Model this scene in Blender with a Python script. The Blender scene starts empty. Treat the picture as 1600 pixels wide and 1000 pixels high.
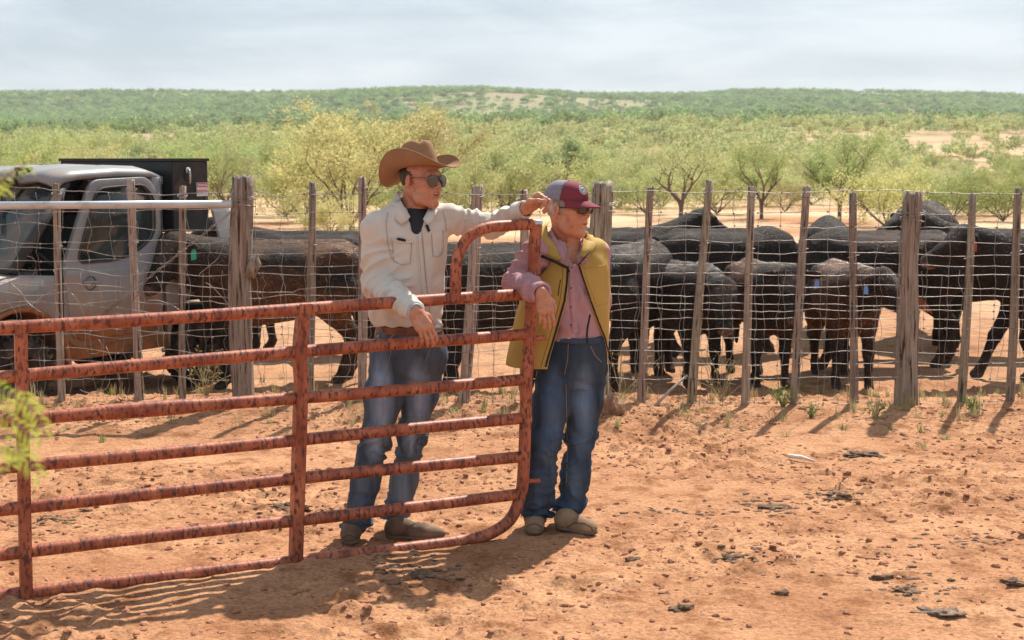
import bpy, math, random
import numpy as np
from mathutils import Vector, Matrix
from mathutils.bvhtree import BVHTree

scene = bpy.context.scene
COL = scene.collection
RAD = math.radians

# ------------------------------------------------------------------ camera
CAMH = 1.85
PITCH = math.atan(250 / 2222.0)
FPX = 2222.0
cam_data = bpy.data.cameras.new('camera')
cam = bpy.data.objects.new('camera', cam_data)
COL.objects.link(cam)
cam.location = (0, 0, CAMH)
cam.rotation_euler = (math.pi / 2 - PITCH, 0, 0)
cam_data.sensor_width = 36
cam_data.lens = 36 * FPX / 1600
cam_data.clip_start = 0.1
cam_data.clip_end = 8000
cam_data.dof.use_dof = True
cam_data.dof.focus_distance = 7.1
cam_data.dof.aperture_fstop = 6.3
scene.camera = cam

# ------------------------------------------------------------------ light
SUN_EL = RAD(54)
SUN_AZ = RAD(25)          # from +Y towards +X
world = bpy.data.worlds.new('World')
scene.world = world
world.use_nodes = True
wn, wl = world.node_tree.nodes, world.node_tree.links
wn.clear()
wo = wn.new('ShaderNodeOutputWorld')
sky = wn.new('ShaderNodeTexSky')
sky.sky_type = 'NISHITA'
sky.sun_disc = False
sky.sun_elevation = SUN_EL
sky.sun_rotation = SUN_AZ
sky.dust_density = 2.0
bg = wn.new('ShaderNodeBackground'); bg.inputs['Strength'].default_value = 0.12
cl = wn.new('ShaderNodeBackground'); cl.inputs['Strength'].default_value = 1.0
tc = wn.new('ShaderNodeTexCoord')
mp = wn.new('ShaderNodeMapping'); mp.inputs['Scale'].default_value = (2.2, 2.2, 11.0)
n1 = wn.new('ShaderNodeTexNoise'); n1.inputs['Scale'].default_value = 2.2
n1.inputs['Detail'].default_value = 7; n1.inputs['Roughness'].default_value = 0.58
n1.inputs['Distortion'].default_value = 0.25
rc = wn.new('ShaderNodeValToRGB')
rc.color_ramp.elements[0].position = 0.38; rc.color_ramp.elements[0].color = (0.27, 0.335, 0.40, 1)
rc.color_ramp.elements[1].position = 0.62; rc.color_ramp.elements[1].color = (0.46, 0.515, 0.565, 1)
mx = wn.new('ShaderNodeMixShader'); mx.inputs[0].default_value = 0.86
wl.new(tc.outputs['Generated'], mp.inputs['Vector'])
wl.new(mp.outputs[0], n1.inputs['Vector'])
wl.new(n1.outputs['Fac'], rc.inputs[0])
wl.new(rc.outputs[0], cl.inputs['Color'])
wl.new(sky.outputs[0], bg.inputs['Color'])
wl.new(bg.outputs[0], mx.inputs[1]); wl.new(cl.outputs[0], mx.inputs[2])
wl.new(mx.outputs[0], wo.inputs['Surface'])

sun_data = bpy.data.lights.new('sun', 'SUN')
sun_data.energy = 4.8
sun_data.angle = RAD(0.7)
sun_data.color = (1.0, 0.93, 0.83)
sun = bpy.data.objects.new('sun', sun_data)
COL.objects.link(sun)
sdir = Vector((math.sin(SUN_AZ) * math.cos(SUN_EL), math.cos(SUN_AZ) * math.cos(SUN_EL), math.sin(SUN_EL)))
sun.rotation_euler = sdir.to_track_quat('Z', 'Y').to_euler()
sun.location = (3, 15, 20)

vs = scene.view_settings
vs.view_transform = 'Standard'
vs.look = 'None'
vs.gamma = 1
vs.exposure = 0.66
vs.use_curve_mapping = False

# ------------------------------------------------------------------ projection helpers
_cp, _sp = math.cos(PITCH), math.sin(PITCH)
def ray(px, py):
    a, b = (px - 800) / FPX, (500 - py) / FPX
    return Vector((a, _cp + _sp * b, -_sp + _cp * b))
def P(px, py, Y):
    d = ray(px, py); t = Y / d.y
    return Vector((d.x * t, Y, CAMH + d.z * t))
def G(px, py, z=0.0):
    d = ray(px, py); t = (z - CAMH) / d.z
    return Vector((d.x * t, d.y * t, z))

# ------------------------------------------------------------------ numpy noise
def _hash(ix, iy, iz, seed):
    h = (ix.astype(np.int64) * 374761393 + iy.astype(np.int64) * 668265263 + iz.astype(np.int64) * 2147483647 + seed * 974711) & 0xffffffff
    h = ((h ^ (h >> 13)) * 1274126177) & 0xffffffff
    h = (h ^ (h >> 16)) & 0xffffff
    return h.astype(np.float32) / float(0xffffff)
def vnoise(x, y, z, seed=0):
    x, y, z = np.broadcast_arrays(np.asarray(x, np.float32), np.asarray(y, np.float32), np.asarray(z, np.float32))
    ix, iy, iz = np.floor(x).astype(np.int32), np.floor(y).astype(np.int32), np.floor(z).astype(np.int32)
    fx, fy, fz = x - ix, y - iy, z - iz
    fx, fy, fz = fx*fx*(3-2*fx), fy*fy*(3-2*fy), fz*fz*(3-2*fz)
    r = 0
    for dx in (0, 1):
        for dy in (0, 1):
            for dz in (0, 1):
                w = (fx if dx else 1-fx) * (fy if dy else 1-fy) * (fz if dz else 1-fz)
                r = r + w * _hash(ix+dx, iy+dy, iz+dz, seed)
    return r
def fbm(x, y, z, octv=4, seed=0, gain=.5):
    r, a, t = 0, 1.0, 0
    for o in range(octv):
        r = r + a * vnoise(x * 2**o + 17.3*o, y * 2**o + 5.1*o, z * 2**o + 9.7*o, seed + o); t += a; a *= gain
    return r / t
def ridged(x, y, z, octv=3, seed=0):
    r, a, t = 0, 1.0, 0
    for o in range(octv):
        n = vnoise(x * 2**o + 3.3*o, y * 2**o + 5.1*o, z * 2**o + 9.7*o, seed + o)
        r = r + a * (1 - np.abs(2*n - 1)); t += a; a *= .5
    return r / t

# ------------------------------------------------------------------ mesh helpers
def make_mesh(name, V, F, mats=(), smooth=True, colors=None, uniform=None):
    """V (n,3) array; F array (m,3|4) or list of lists."""
    me = bpy.data.meshes.new(name)
    V = np.asarray(V, np.float32)
    if isinstance(F, np.ndarray):
        m, k = F.shape
        me.vertices.add(len(V)); me.vertices.foreach_set('co', V.ravel())
        me.loops.add(m * k); me.loops.foreach_set('vertex_index', F.astype(np.int32).ravel())
        me.polygons.add(m); me.polygons.foreach_set('loop_start', np.arange(0, m*k, k, dtype=np.int32))
        me.update(calc_edges=True)
    else:
        me.from_pydata([tuple(map(float, v)) for v in V], [], F)
    for mt in (mats if isinstance(mats, (list, tuple)) else (mats,)):
        me.materials.append(mt)
    me.polygons.foreach_set('use_smooth', [smooth] * len(me.polygons))
    if colors is not None:
        at = me.color_attributes.new('Col', 'FLOAT_COLOR', 'POINT')
        c = np.ones((len(V), 4), np.float32); c[:, :3] = colors
        at.data.foreach_set('color', c.ravel())
    me.update()
    return me
def link(name, me, parent=None, loc=(0, 0, 0), rot=(0, 0, 0)):
    o = bpy.data.objects.new(name, me)
    COL.objects.link(o)
    o.location = loc; o.rotation_euler = rot
    if parent is not None: o.parent = parent
    return o
def empty(name, loc=(0, 0, 0), rz=0):
    o = bpy.data.objects.new(name, None); COL.objects.link(o)
    o.empty_display_size = .2
    o.location = loc; o.rotation_euler = (0, 0, rz)
    return o
def tag(o, label=None, cat=None, group=None, kind=None):
    if label: o['label'] = label
    if cat: o['category'] = cat
    if group: o['group'] = group
    if kind: o['kind'] = kind
    return o

class MB:
    """collects shapes for one mesh; verts are stored in world coords, origin subtracted at build"""
    def __init__(s): s.V = []; s.F = []; s.n = 0
    def add(s, V, F):
        V = [tuple(v) for v in V]
        s.V += V; s.F += [[i + s.n for i in f] for f in F]; s.n += len(V)
        return s
    def box(s, c, size, R=None, taper=1.0):
        c = Vector(c); hx, hy, hz = [a / 2 for a in size]
        vs_ = []
        for z in (-1, 1):
            t = taper if z > 0 else 1
            for x, y in ((-1, -1), (1, -1), (1, 1), (-1, 1)):
                v = Vector((x * hx * t, y * hy * t, z * hz))
                if R is not None: v = R @ v
                vs_.append(c + v)
        return s.add(vs_, [[3, 2, 1, 0], [4, 5, 6, 7], [0, 1, 5, 4], [1, 2, 6, 5], [2, 3, 7, 6], [3, 0, 4, 7]])
    def tube(s, pts, r, sides=8, cap=True, squash=None):
        pts = [Vector(p) for p in pts]; n = len(pts)
        rs = r if hasattr(r, '__len__') else [r] * n
        vs_ = []; up = None
        for i, p in enumerate(pts):
            d = (pts[min(i+1, n-1)] - pts[max(i-1, 0)])
            if d.length < 1e-9: d = Vector((0, 0, 1))
            d.normalize()
            if up is None:
                up = Vector((0, 0, 1)) if abs(d.z) < .9 else Vector((0, 1, 0))
            up = (up - d * up.dot(d))
            if up.length < 1e-5: up = d.orthogonal()
            up.normalize(); sd = d.cross(up)
            for k in range(sides):
                a = 2 * math.pi * k / sides
                vs_.append(p + (sd * math.cos(a) + up * math.sin(a)) * rs[i])
        fs = []
        for i in range(n - 1):
            for k in range(sides):
                k2 = (k + 1) % sides
                fs.append([i*sides+k, i*sides+k2, (i+1)*sides+k2, (i+1)*sides+k])
        if cap:
            fs.append([k for k in range(sides)][::-1]); fs.append([(n-1)*sides + k for k in range(sides)])
        return s.add(vs_, fs)
    def prism(s, poly, a, b, axis='y'):
        """poly of 2D points extruded from a to b along axis"""
        def mk(p, t):
            return {'y': (p[0], t, p[1]), 'x': (t, p[0], p[1]), 'z': (p[0], p[1], t)}[axis]
        n = len(poly)
        vs_ = [mk(p, a) for p in poly] + [mk(p, b) for p in poly]
        fs = [[i, (i+1) % n, n + (i+1) % n, n + i] for i in range(n)]
        fs += [list(range(n))[::-1], [n + i for i in range(n)]]
        return s.add(vs_, fs)
    def ringpanel(s, outer, inner, a, b):
        """plate in the xz plane with a hole: y from a to b"""
        n = len(outer)
        vs_ = [(p[0], a, p[1]) for p in outer] + [(p[0], a, p[1]) for p in inner] + [(p[0], b, p[1]) for p in outer] + [(p[0], b, p[1]) for p in inner]
        fs = []
        for i in range(n):
            j = (i + 1) % n
            fs += [[i, n+i, n+j, j], [2*n+i, 2*n+j, 3*n+j, 3*n+i], [i, j, 2*n+j, 2*n+i], [n+i, 3*n+i, 3*n+j, n+j]]
        return s.add(vs_, fs)
    def lathe(s, prof, c, axis=Vector((0, 0, 1)), n=24, R=None):
        """prof: (radius, height) pairs"""
        if R is None: R = Vector(axis).normalized().to_track_quat('Z', 'Y').to_matrix()
        c = Vector(c); m = len(prof); vs_ = []
        for k in range(n):
            a = 2 * math.pi * k / n
            for r_, h_ in prof: vs_.append(c + R @ Vector((r_ * math.cos(a), r_ * math.sin(a), h_)))
        fs = []
        for k in range(n):
            k2 = (k + 1) % n
            for i in range(m - 1): fs.append([k*m+i, k2*m+i, k2*m+i+1, k*m+i+1])
        return s.add(vs_, fs)
    def mesh(s, name, mat, smooth=True, origin=None):
        V = np.array(s.V, np.float32).reshape(-1, 3)
        if origin is not None: V = V - np.array(origin, np.float32)
        return make_mesh(name, V, s.F, mat, smooth)
    def build(s, name, mat, parent=None, smooth=True, origin=None, bevel=0):
        """when the parent is an unrotated empty, world coordinates are made local to it"""
        if origin is None and parent is not None and parent.rotation_euler.z == 0:
            origin = Vector(parent.location)
            q = parent.parent
            while q is not None: origin = origin + Vector(q.location); q = q.parent
        me = s.mesh(name, mat, smooth, origin)
        o = link(name, me, parent)
        if bevel:
            b = o.modifiers.new('bevel', 'BEVEL'); b.width = bevel; b.segments = 2; b.limit_method = 'ANGLE'; b.angle_limit = RAD(40)
        return o

def vnormals(V, F):
    n = np.zeros_like(V)
    a, b, c = V[F[:, 0]], V[F[:, 1]], V[F[:, 2]]
    fn = np.cross(b - a, c - a)
    if F.shape[1] == 4: fn = fn + np.cross(c - a, V[F[:, 3]] - a)
    for k in range(F.shape[1]): np.add.at(n, F[:, k], fn)
    l = np.linalg.norm(n, axis=1, keepdims=True); l[l == 0] = 1
    return n / l

# ------------------------------------------------------------------ signed distance sculpting
class Field:
    def __init__(s, lo, hi, h):
        s.lo = np.array(lo, np.float32); s.h = h
        s.n = np.ceil((np.array(hi) - s.lo) / h).astype(int) + 1
        s.D = np.full(s.n, 1.0, np.float32)
        s.ax = [s.lo[i] + h * np.arange(s.n[i], dtype=np.float32) for i in range(3)]
    def region(s, blo, bhi, m):
        sl = []
        for i in range(3):
            a = max(0, int((blo[i] - m - s.lo[i]) / s.h)); b = min(s.n[i], int((bhi[i] + m - s.lo[i]) / s.h) + 2)
            if b <= a: return None, None
            sl.append(slice(a, b))
        X = s.ax[0][sl[0]][:, None, None]; Y = s.ax[1][sl[1]][None, :, None]; Z = s.ax[2][sl[2]][None, None, :]
        return tuple(sl), (X, Y, Z)
    def apply(s, fn, blo, bhi, k, op='add'):
        sl, g = s.region(blo, bhi, max(k, 0) + 3 * s.h)
        if sl is None: return
        d = fn(*g).astype(np.float32)
        c = s.D[sl]
        if op == 'add':
            if k > 0:
                hh = np.maximum(k - np.abs(c - d), 0) / k
                s.D[sl] = np.minimum(c, d) - hh * hh * k * .25
            else: s.D[sl] = np.minimum(c, d)
        else:
            d = -d
            if k > 0:
                hh = np.maximum(k - np.abs(c - d), 0) / k
                s.D[sl] = np.maximum(c, d) + hh * hh * k * .25
            else: s.D[sl] = np.maximum(c, d)
    def cone(s, a, b, ra, rb, k=.02, op='add', flat=None):
        a = np.array(a, np.float32); b = np.array(b, np.float32); ab = b - a; L = float(ab @ ab) + 1e-12
        def fn(X, Y, Z):
            x, y, z = X - a[0], Y - a[1], Z - a[2]
            t = np.clip((x*ab[0] + y*ab[1] + z*ab[2]) / L, 0, 1)
            return np.sqrt((x - t*ab[0])**2 + (y - t*ab[1])**2 + (z - t*ab[2])**2) - (ra + (rb - ra) * t)
        R = max(ra, rb)
        s.apply(fn, np.minimum(a, b) - R, np.maximum(a, b) + R, k, op)
    def chain(s, pts, rs, k=.02):
        for i in range(len(pts) - 1): s.cone(pts[i], pts[i+1], rs[i], rs[i+1], k)
    def ell(s, c, r, R=None, k=.02, op='add'):
        c = np.array(c, np.float32); r = np.array(r, np.float32)
        M = np.eye(3, dtype=np.float32) if R is None else np.array(R, np.float32)   # columns = local axes
        def fn(X, Y, Z):
            x, y, z = X - c[0], Y - c[1], Z - c[2]
            q = [(x*M[0, i] + y*M[1, i] + z*M[2, i]) for i in range(3)]
            k0 = np.sqrt((q[0]/r[0])**2 + (q[1]/r[1])**2 + (q[2]/r[2])**2)
            k1 = np.sqrt((q[0]/r[0]**2)**2 + (q[1]/r[1]**2)**2 + (q[2]/r[2]**2)**2) + 1e-6
            return k0 * (k0 - 1) / k1
        e = np.abs(M) @ r
        s.apply(fn, c - e, c + e, k, op)
    def loft(s, secs, axis=2, yaw=0.0, k=.02, power=2.0, op='add', grow=0.0):
        """secs: (t, c1, c2, a, b) sorted by t; axis 2: t=z, c=(x,y); axis 0: t=x, c=(y,z)."""
        S = np.array(secs, np.float32); t = S[:, 0]
        oth = [(1, 2), (0, 2), (0, 1)][axis]
        cy, sy = math.cos(yaw), math.sin(yaw)
        def fn(X, Y, Z):
            g = (X, Y, Z); T = g[axis]
            sh = T.shape; tt = T.ravel()
            def itp(col):
                # smooth interpolation (Catmull-like through dense resample)
                return np.interp(tt, ts, cols[col]).reshape(sh)
            u = g[oth[0]] - itp(0); v = g[oth[1]] - itp(1)
            if yaw: u, v = u*cy + v*sy, -u*sy + v*cy
            a, b = itp(2) + grow, itp(3) + grow
            kk = (np.abs(u/a)**power + np.abs(v/b)**power) ** (1.0/power) if power != 2 else np.sqrt((u/a)**2 + (v/b)**2)
            k1 = np.sqrt((u/a**2)**2 + (v/b**2)**2) + 1e-5
            d = np.where(kk > .3, kk * (kk - 1) / k1, -np.minimum(a, b) * .7)
            return np.maximum(d, np.maximum(t[0] - T, T - t[-1]))
        # dense smooth resample
        ts = np.linspace(t[0], t[-1], 80)
        cols = []
        for c in range(1, 5):
            y = np.interp(ts, t, S[:, c])
            w = max(1, int(80 / (len(t) - 1) * .5))
            yp = np.pad(y, w, mode='edge'); ker = np.ones(2*w+1) / (2*w+1)
            ysm = np.convolve(yp, ker, 'valid'); cols.append(ysm)
        R = np.max(S[:, 3:5]) + grow + .02
        lo = np.zeros(3); hi = np.zeros(3)
        lo[axis], hi[axis] = t[0], t[-1]
        lo[oth[0]], hi[oth[0]] = S[:, 1].min() - R, S[:, 1].max() + R
        lo[oth[1]], hi[oth[1]] = S[:, 2].min() - R, S[:, 2].max() + R
        s.apply(fn, lo, hi, k, op)
    def halfspace(s, p, n, k=0.004):
        """keep the side where n points away (cut away n side)"""
        p = np.array(p, np.float32); n = np.array(n, np.float32); n = n / np.linalg.norm(n)
        X, Y, Z = s.ax[0][:, None, None], s.ax[1][None, :, None], s.ax[2][None, None, :]
        d = (X-p[0])*n[0] + (Y-p[1])*n[1] + (Z-p[2])*n[2]
        s.D = np.maximum(s.D, d.astype(np.float32))
    def mesh(s):
        D = s.D; S = D < 0
        nx, ny, nz = D.shape
        c = np.zeros((nx-1, ny-1, nz-1), np.uint8)
        for i in (0, 1):
            for j in (0, 1):
                for k in (0, 1): c += S[i:nx-1+i, j:ny-1+j, k:nz-1+k]
        I = np.nonzero((c > 0) & (c < 8)); del c
        I = [a.astype(np.int64) for a in I]
        flat = (I[0] * (ny-1) + I[1]) * (nz-1) + I[2]
        acc = np.zeros((len(flat), 3)); cnt = np.zeros(len(flat))
        cor = [(i, j, k) for i in (0, 1) for j in (0, 1) for k in (0, 1)]
        val = {q: D[I[0]+q[0], I[1]+q[1], I[2]+q[2]] for q in cor}
        for q in cor:
            for ax in range(3):
                if q[ax] == 0:
                    q2 = tuple(1 if a == ax else q[a] for a in range(3))
                    v0, v1 = val[q], val[q2]; m = (v0 < 0) != (v1 < 0)
                    t = v0[m] / (v0[m] - v1[m])
                    p = np.tile(np.array(q, float), (m.sum(), 1)); p[:, ax] += t
                    acc[m] += p; cnt[m] += 1
        V = s.lo + s.h * (np.stack(I, 1) + acc / cnt[:, None])
        faces = []
        for ax in range(3):
            o = [a for a in range(3) if a != ax]
            sl0 = [slice(1, -1)] * 3; sl1 = [slice(1, -1)] * 3
            sl0[ax] = slice(0, -1); sl1[ax] = slice(1, None)
            A, B = S[tuple(sl0)], S[tuple(sl1)]
            E = np.nonzero(A != B)
            sg = A[E]
            E = [e.astype(np.int64) for e in E]
            for a in o: E[a] = E[a] + 1
            def cid(d1, d2):
                q = [E[0], E[1], E[2]]
                q[o[0]] = q[o[0]] + d1; q[o[1]] = q[o[1]] + d2
                return np.searchsorted(flat, (q[0]*(ny-1) + q[1])*(nz-1) + q[2])
            Q = np.stack([cid(-1, -1), cid(0, -1), cid(0, 0), cid(-1, 0)], 1)
            fl = sg if ax != 1 else ~sg
            Q[~fl] = Q[~fl][:, ::-1]
            faces.append(Q)
        F = np.concatenate(faces)
        return V.astype(np.float32), F.astype(np.int32)

def relax(V, F, it=1, lam=.5):
    """simple laplacian smoothing on quads"""
    e = np.concatenate([F[:, [0, 1]], F[:, [1, 2]], F[:, [2, 3]], F[:, [3, 0]]])
    for _ in range(it):
        s = np.zeros_like(V); c = np.zeros(len(V))
        np.add.at(s, e[:, 0], V[e[:, 1]]); np.add.at(s, e[:, 1], V[e[:, 0]])
        np.add.at(c, e[:, 0], 1); np.add.at(c, e[:, 1], 1)
        V = V + lam * (s / np.maximum(c, 1)[:, None] - V)
    return V.astype(np.float32)

# ------------------------------------------------------------------ materials
def mat(name, c1, c2=None, scale=5.0, rough=.8, bump=0.0, bscale=None, lo=.35, hi=.65, metal=0, stretch=(1, 1, 1),
        detail=5, c3=None, s3=1.0, lo3=.5, hi3=.6, spec=.3, attr=False, sheen=0, trans=None, rand=0.0, bdist=.01, crease=0, cscale=7, cdist=.02):
    m = bpy.data.materials.new(name); m.use_nodes = True
    N, L = m.node_tree.nodes, m.node_tree.links
    b = N['Principled BSDF']
    b.inputs['Roughness'].default_value = rough; b.inputs['Metallic'].default_value = metal
    b.inputs['Specular IOR Level'].default_value = spec
    if sheen:
        b.inputs['Sheen Weight'].default_value = sheen; b.inputs['Sheen Roughness'].default_value = .5
    t = N.new('ShaderNodeTexCoord'); mpn = N.new('ShaderNodeMapping'); mpn.inputs['Scale'].default_value = stretch
    L.new(t.outputs['Object'], mpn.inputs[0])
    out = None
    if c2 is not None:
        n = N.new('ShaderNodeTexNoise'); n.inputs['Scale'].default_value = scale; n.inputs['Detail'].default_value = detail
        n.inputs['Roughness'].default_value = .6
        L.new(mpn.outputs[0], n.inputs['Vector'])
        r = N.new('ShaderNodeValToRGB'); r.color_ramp.elements[0].position = lo; r.color_ramp.elements[1].position = hi
        r.color_ramp.elements[0].color = (*c1, 1); r.color_ramp.elements[1].color = (*c2, 1)
        L.new(n.outputs['Fac'], r.inputs[0]); out = r.outputs[0]
    else:
        rgb = N.new('ShaderNodeRGB'); rgb.outputs[0].default_value = (*c1, 1); out = rgb.outputs[0]
    if c3 is not None:
        n = N.new('ShaderNodeTexNoise'); n.inputs['Scale'].default_value = s3; n.inputs['Detail'].default_value = 6
        n.inputs['Roughness'].default_value = .62
        L.new(mpn.outputs[0], n.inputs['Vector'])
        r = N.new('ShaderNodeValToRGB'); r.color_ramp.elements[0].position = lo3; r.color_ramp.elements[1].position = hi3
        L.new(n.outputs['Fac'], r.inputs[0])
        mm = N.new('ShaderNodeMix'); mm.data_type = 'RGBA'
        L.new(r.outputs[0], mm.inputs[0]); L.new(out, mm.inputs[6]); mm.inputs[7].default_value = (*c3, 1)
        out = mm.outputs[2]
    if attr:
        a = N.new('ShaderNodeAttribute'); a.attribute_name = 'Col'
        mm = N.new('ShaderNodeMix'); mm.data_type = 'RGBA'; mm.blend_type = 'MULTIPLY'; mm.inputs[0].default_value = 1
        L.new(out, mm.inputs[6]); L.new(a.outputs['Color'], mm.inputs[7]); out = mm.outputs[2]
    if rand:
        oi = N.new('ShaderNodeObjectInfo')
        hs = N.new('ShaderNodeHueSaturation')
        mr = N.new('ShaderNodeMapRange'); mr.inputs[3].default_value = 1 - rand; mr.inputs[4].default_value = 1 + rand
        L.new(oi.outputs['Random'], mr.inputs[0]); L.new(mr.outputs[0], hs.inputs['Value'])
        mr2 = N.new('ShaderNodeMapRange'); mr2.inputs[3].default_value = .485; mr2.inputs[4].default_value = .525
        ml = N.new('ShaderNodeMath'); ml.operation = 'MULTIPLY'; ml.inputs[1].default_value = 7.3
        fr = N.new('ShaderNodeMath'); fr.operation = 'FRACT'
        L.new(oi.outputs['Random'], ml.inputs[0]); L.new(ml.outputs[0], fr.inputs[0]); L.new(fr.outputs[0], mr2.inputs[0])
        L.new(mr2.outputs[0], hs.inputs['Hue'])
        L.new(out, hs.inputs['Color']); out = hs.outputs[0]
    L.new(out, b.inputs['Base Color'])
    if bump:
        n = N.new('ShaderNodeTexNoise'); n.inputs['Scale'].default_value = bscale or scale * 4; n.inputs['Detail'].default_value = 6
        n.inputs['Roughness'].default_value = .65
        L.new(mpn.outputs[0], n.inputs['Vector'])
        bp = N.new('ShaderNodeBump'); bp.inputs['Strength'].default_value = bump; bp.inputs['Distance'].default_value = bdist
        L.new(n.outputs['Fac'], bp.inputs['Height']); L.new(bp.outputs[0], b.inputs['Normal'])
        if crease:
            cn = N.new('ShaderNodeTexNoise'); cn.noise_type = 'RIDGED_MULTIFRACTAL'; cn.inputs['Scale'].default_value = cscale; cn.inputs['Detail'].default_value = 3
            cn.inputs['Roughness'].default_value = .55; cn.inputs['Distortion'].default_value = .6; L.new(mpn.outputs[0], cn.inputs['Vector'])
            cb = N.new('ShaderNodeBump'); cb.inputs['Strength'].default_value = crease; cb.inputs['Distance'].default_value = cdist
            L.new(cn.outputs['Fac'], cb.inputs['Height']); L.new(cb.outputs[0], bp.inputs['Normal'])
    if trans:
        tb = N.new('ShaderNodeBsdfTranslucent'); L.new(out, tb.inputs['Color'])
        ms = N.new('ShaderNodeMixShader'); ms.inputs[0].default_value = trans
        L.new(b.outputs[0], ms.inputs[1]); L.new(tb.outputs[0], ms.inputs[2])
        L.new(ms.outputs[0], N['Material Output'].inputs['Surface'])
    return m
# ================================================================== MATERIALS
DIRT = mat('red_dirt', (.35, .165, .085), (.56, .315, .175), scale=1.3, rough=.95, bump=.9, bscale=26, detail=9, c3=(.26, .115, .052), s3=4.5, lo3=.50, hi3=.66, spec=.1, lo=.3, hi=.7, bdist=.02)
# a second, far coarser colour variation and fine speckle for the dirt
def dirt_extra():
    N, L = DIRT.node_tree.nodes, DIRT.node_tree.links
    b = N['Principled BSDF']; src = b.inputs['Base Color'].links[0].from_socket
    t = N.new('ShaderNodeTexCoord')
    n = N.new('ShaderNodeTexNoise'); n.inputs['Scale'].default_value = 48; n.inputs['Detail'].default_value = 6; n.inputs['Roughness'].default_value = .7
    L.new(t.outputs['Object'], n.inputs['Vector'])
    r = N.new('ShaderNodeValToRGB'); r.color_ramp.elements[0].position = .36; r.color_ramp.elements[1].position = .56
    r.color_ramp.elements[0].color = (.52, .42, .38, 1); r.color_ramp.elements[1].color = (1.05, 1.03, 1.0, 1)
    L.new(n.outputs['Fac'], r.inputs[0])
    m1 = N.new('ShaderNodeMix'); m1.data_type = 'RGBA'; m1.blend_type = 'MULTIPLY'; m1.inputs[0].default_value = .75
    L.new(src, m1.inputs[6]); L.new(r.outputs[0], m1.inputs[7])
    # dry pale grass stain far out in the pasture, and dun patches
    n2 = N.new('ShaderNodeTexNoise'); n2.inputs['Scale'].default_value = .16; n2.inputs['Detail'].default_value = 7
    L.new(t.outputs['Object'], n2.inputs['Vector'])
    sx = N.new('ShaderNodeSeparateXYZ'); L.new(t.outputs['Object'], sx.inputs[0])
    mr = N.new('ShaderNodeMapRange'); mr.inputs[1].default_value = 9.5; mr.inputs[2].default_value = 32; L.new(sx.outputs['Y'], mr.inputs[0])
    r2 = N.new('ShaderNodeValToRGB'); r2.color_ramp.elements[0].position = .36; r2.color_ramp.elements[1].position = .56
    L.new(n2.outputs['Fac'], r2.inputs[0])
    mu = N.new('ShaderNodeMath'); mu.operation = 'MULTIPLY'; L.new(mr.outputs[0], mu.inputs[0]); L.new(r2.outputs[0], mu.inputs[1])
    m2 = N.new('ShaderNodeMix'); m2.data_type = 'RGBA'; L.new(mu.outputs[0], m2.inputs[0]); L.new(m1.outputs[2], m2.inputs[6])
    m2.inputs[7].default_value = (.56, .40, .25, 1)
    mr3 = N.new('ShaderNodeMapRange'); mr3.inputs[1].default_value = 110; mr3.inputs[2].default_value = 330; mr3.inputs[4].default_value = 1.0; L.new(sx.outputs['Y'], mr3.inputs[0])
    n3 = N.new('ShaderNodeTexNoise'); n3.inputs['Scale'].default_value = .035; n3.inputs['Detail'].default_value = 9; n3.inputs['Roughness'].default_value = .7
    L.new(t.outputs['Object'], n3.inputs['Vector'])
    r3 = N.new('ShaderNodeValToRGB'); r3.color_ramp.elements[0].position = .44; r3.color_ramp.elements[1].position = .60
    r3.color_ramp.elements[0].color = (.27, .27, .13, 1); r3.color_ramp.elements[1].color = (.28, .20, .14, 1)
    L.new(n3.outputs['Fac'], r3.inputs[0])
    m4 = N.new('ShaderNodeMix'); m4.data_type = 'RGBA'; L.new(mr3.outputs[0], m4.inputs[0]); L.new(m2.outputs[2], m4.inputs[6]); L.new(r3.outputs[0], m4.inputs[7])
    L.new(m4.outputs[2], b.inputs['Base Color'])
dirt_extra()
CLOD = mat('dirt_clod', (.27, .125, .06), (.46, .25, .13), scale=9, rough=.95, bump=.4, rand=.2)
DUNG = mat('dry_dung', (.085, .048, .030), (.24, .15, .095), scale=26, rough=.95, bump=.9, bscale=60)
WOOD = mat('weathered_wood', (.30, .215, .16), (.54, .435, .35), scale=9, rough=.9, bump=1.0, bscale=22, stretch=(5, 5, .30), c3=(.085, .05, .035), s3=11, lo3=.54, hi3=.62, rand=.2, bdist=.025)
WIRE = mat('galvanised_wire', (.22, .185, .16), (.40, .38, .35), scale=9, rough=.55, metal=.3, c3=(.13, .07, .045), s3=6, lo3=.54, hi3=.66, spec=.5)
PIPE = mat('galvanised_pipe', (.50, .50, .50), (.62, .62, .61), scale=4, rough=.42, metal=.4, c3=(.36, .24, .17), s3=5, lo3=.56, hi3=.72, bump=.05, spec=.5)
GATEM = mat('red_gate_paint', (.27, .062, .030), (.50, .16, .078), scale=6, rough=.45, bump=.5, bscale=30, stretch=(2.3, 1, .9), c3=(.11, .036, .026), s3=30, lo3=.50, hi3=.60, spec=.32, bdist=.004)
BARK = mat('mesquite_bark', (.10, .07, .05), (.20, .145, .11), scale=14, rough=.95, bump=.6)
def leafmat(n, c1, c2, tr=.45, rand=.13): return mat(n, c1, c2, scale=1.1, rough=.7, trans=tr, rand=rand, spec=.2, lo=.3, hi=.7)
LEAF_G = leafmat('leaf_fresh_green', (.31, .37, .12), (.47, .50, .20))
LEAF_Y = leafmat('leaf_yellow_green', (.44, .43, .17), (.62, .54, .27))
LEAF_D = leafmat('leaf_dark_green', (.20, .27, .11), (.31, .37, .17))
LEAF_P = leafmat('leaf_pale_green', (.39, .42, .17), (.56, .56, .28))
SCRUB = leafmat('hill_scrub_leaf', (.22, .33, .12), (.44, .51, .21), tr=.25, rand=.35)
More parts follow.
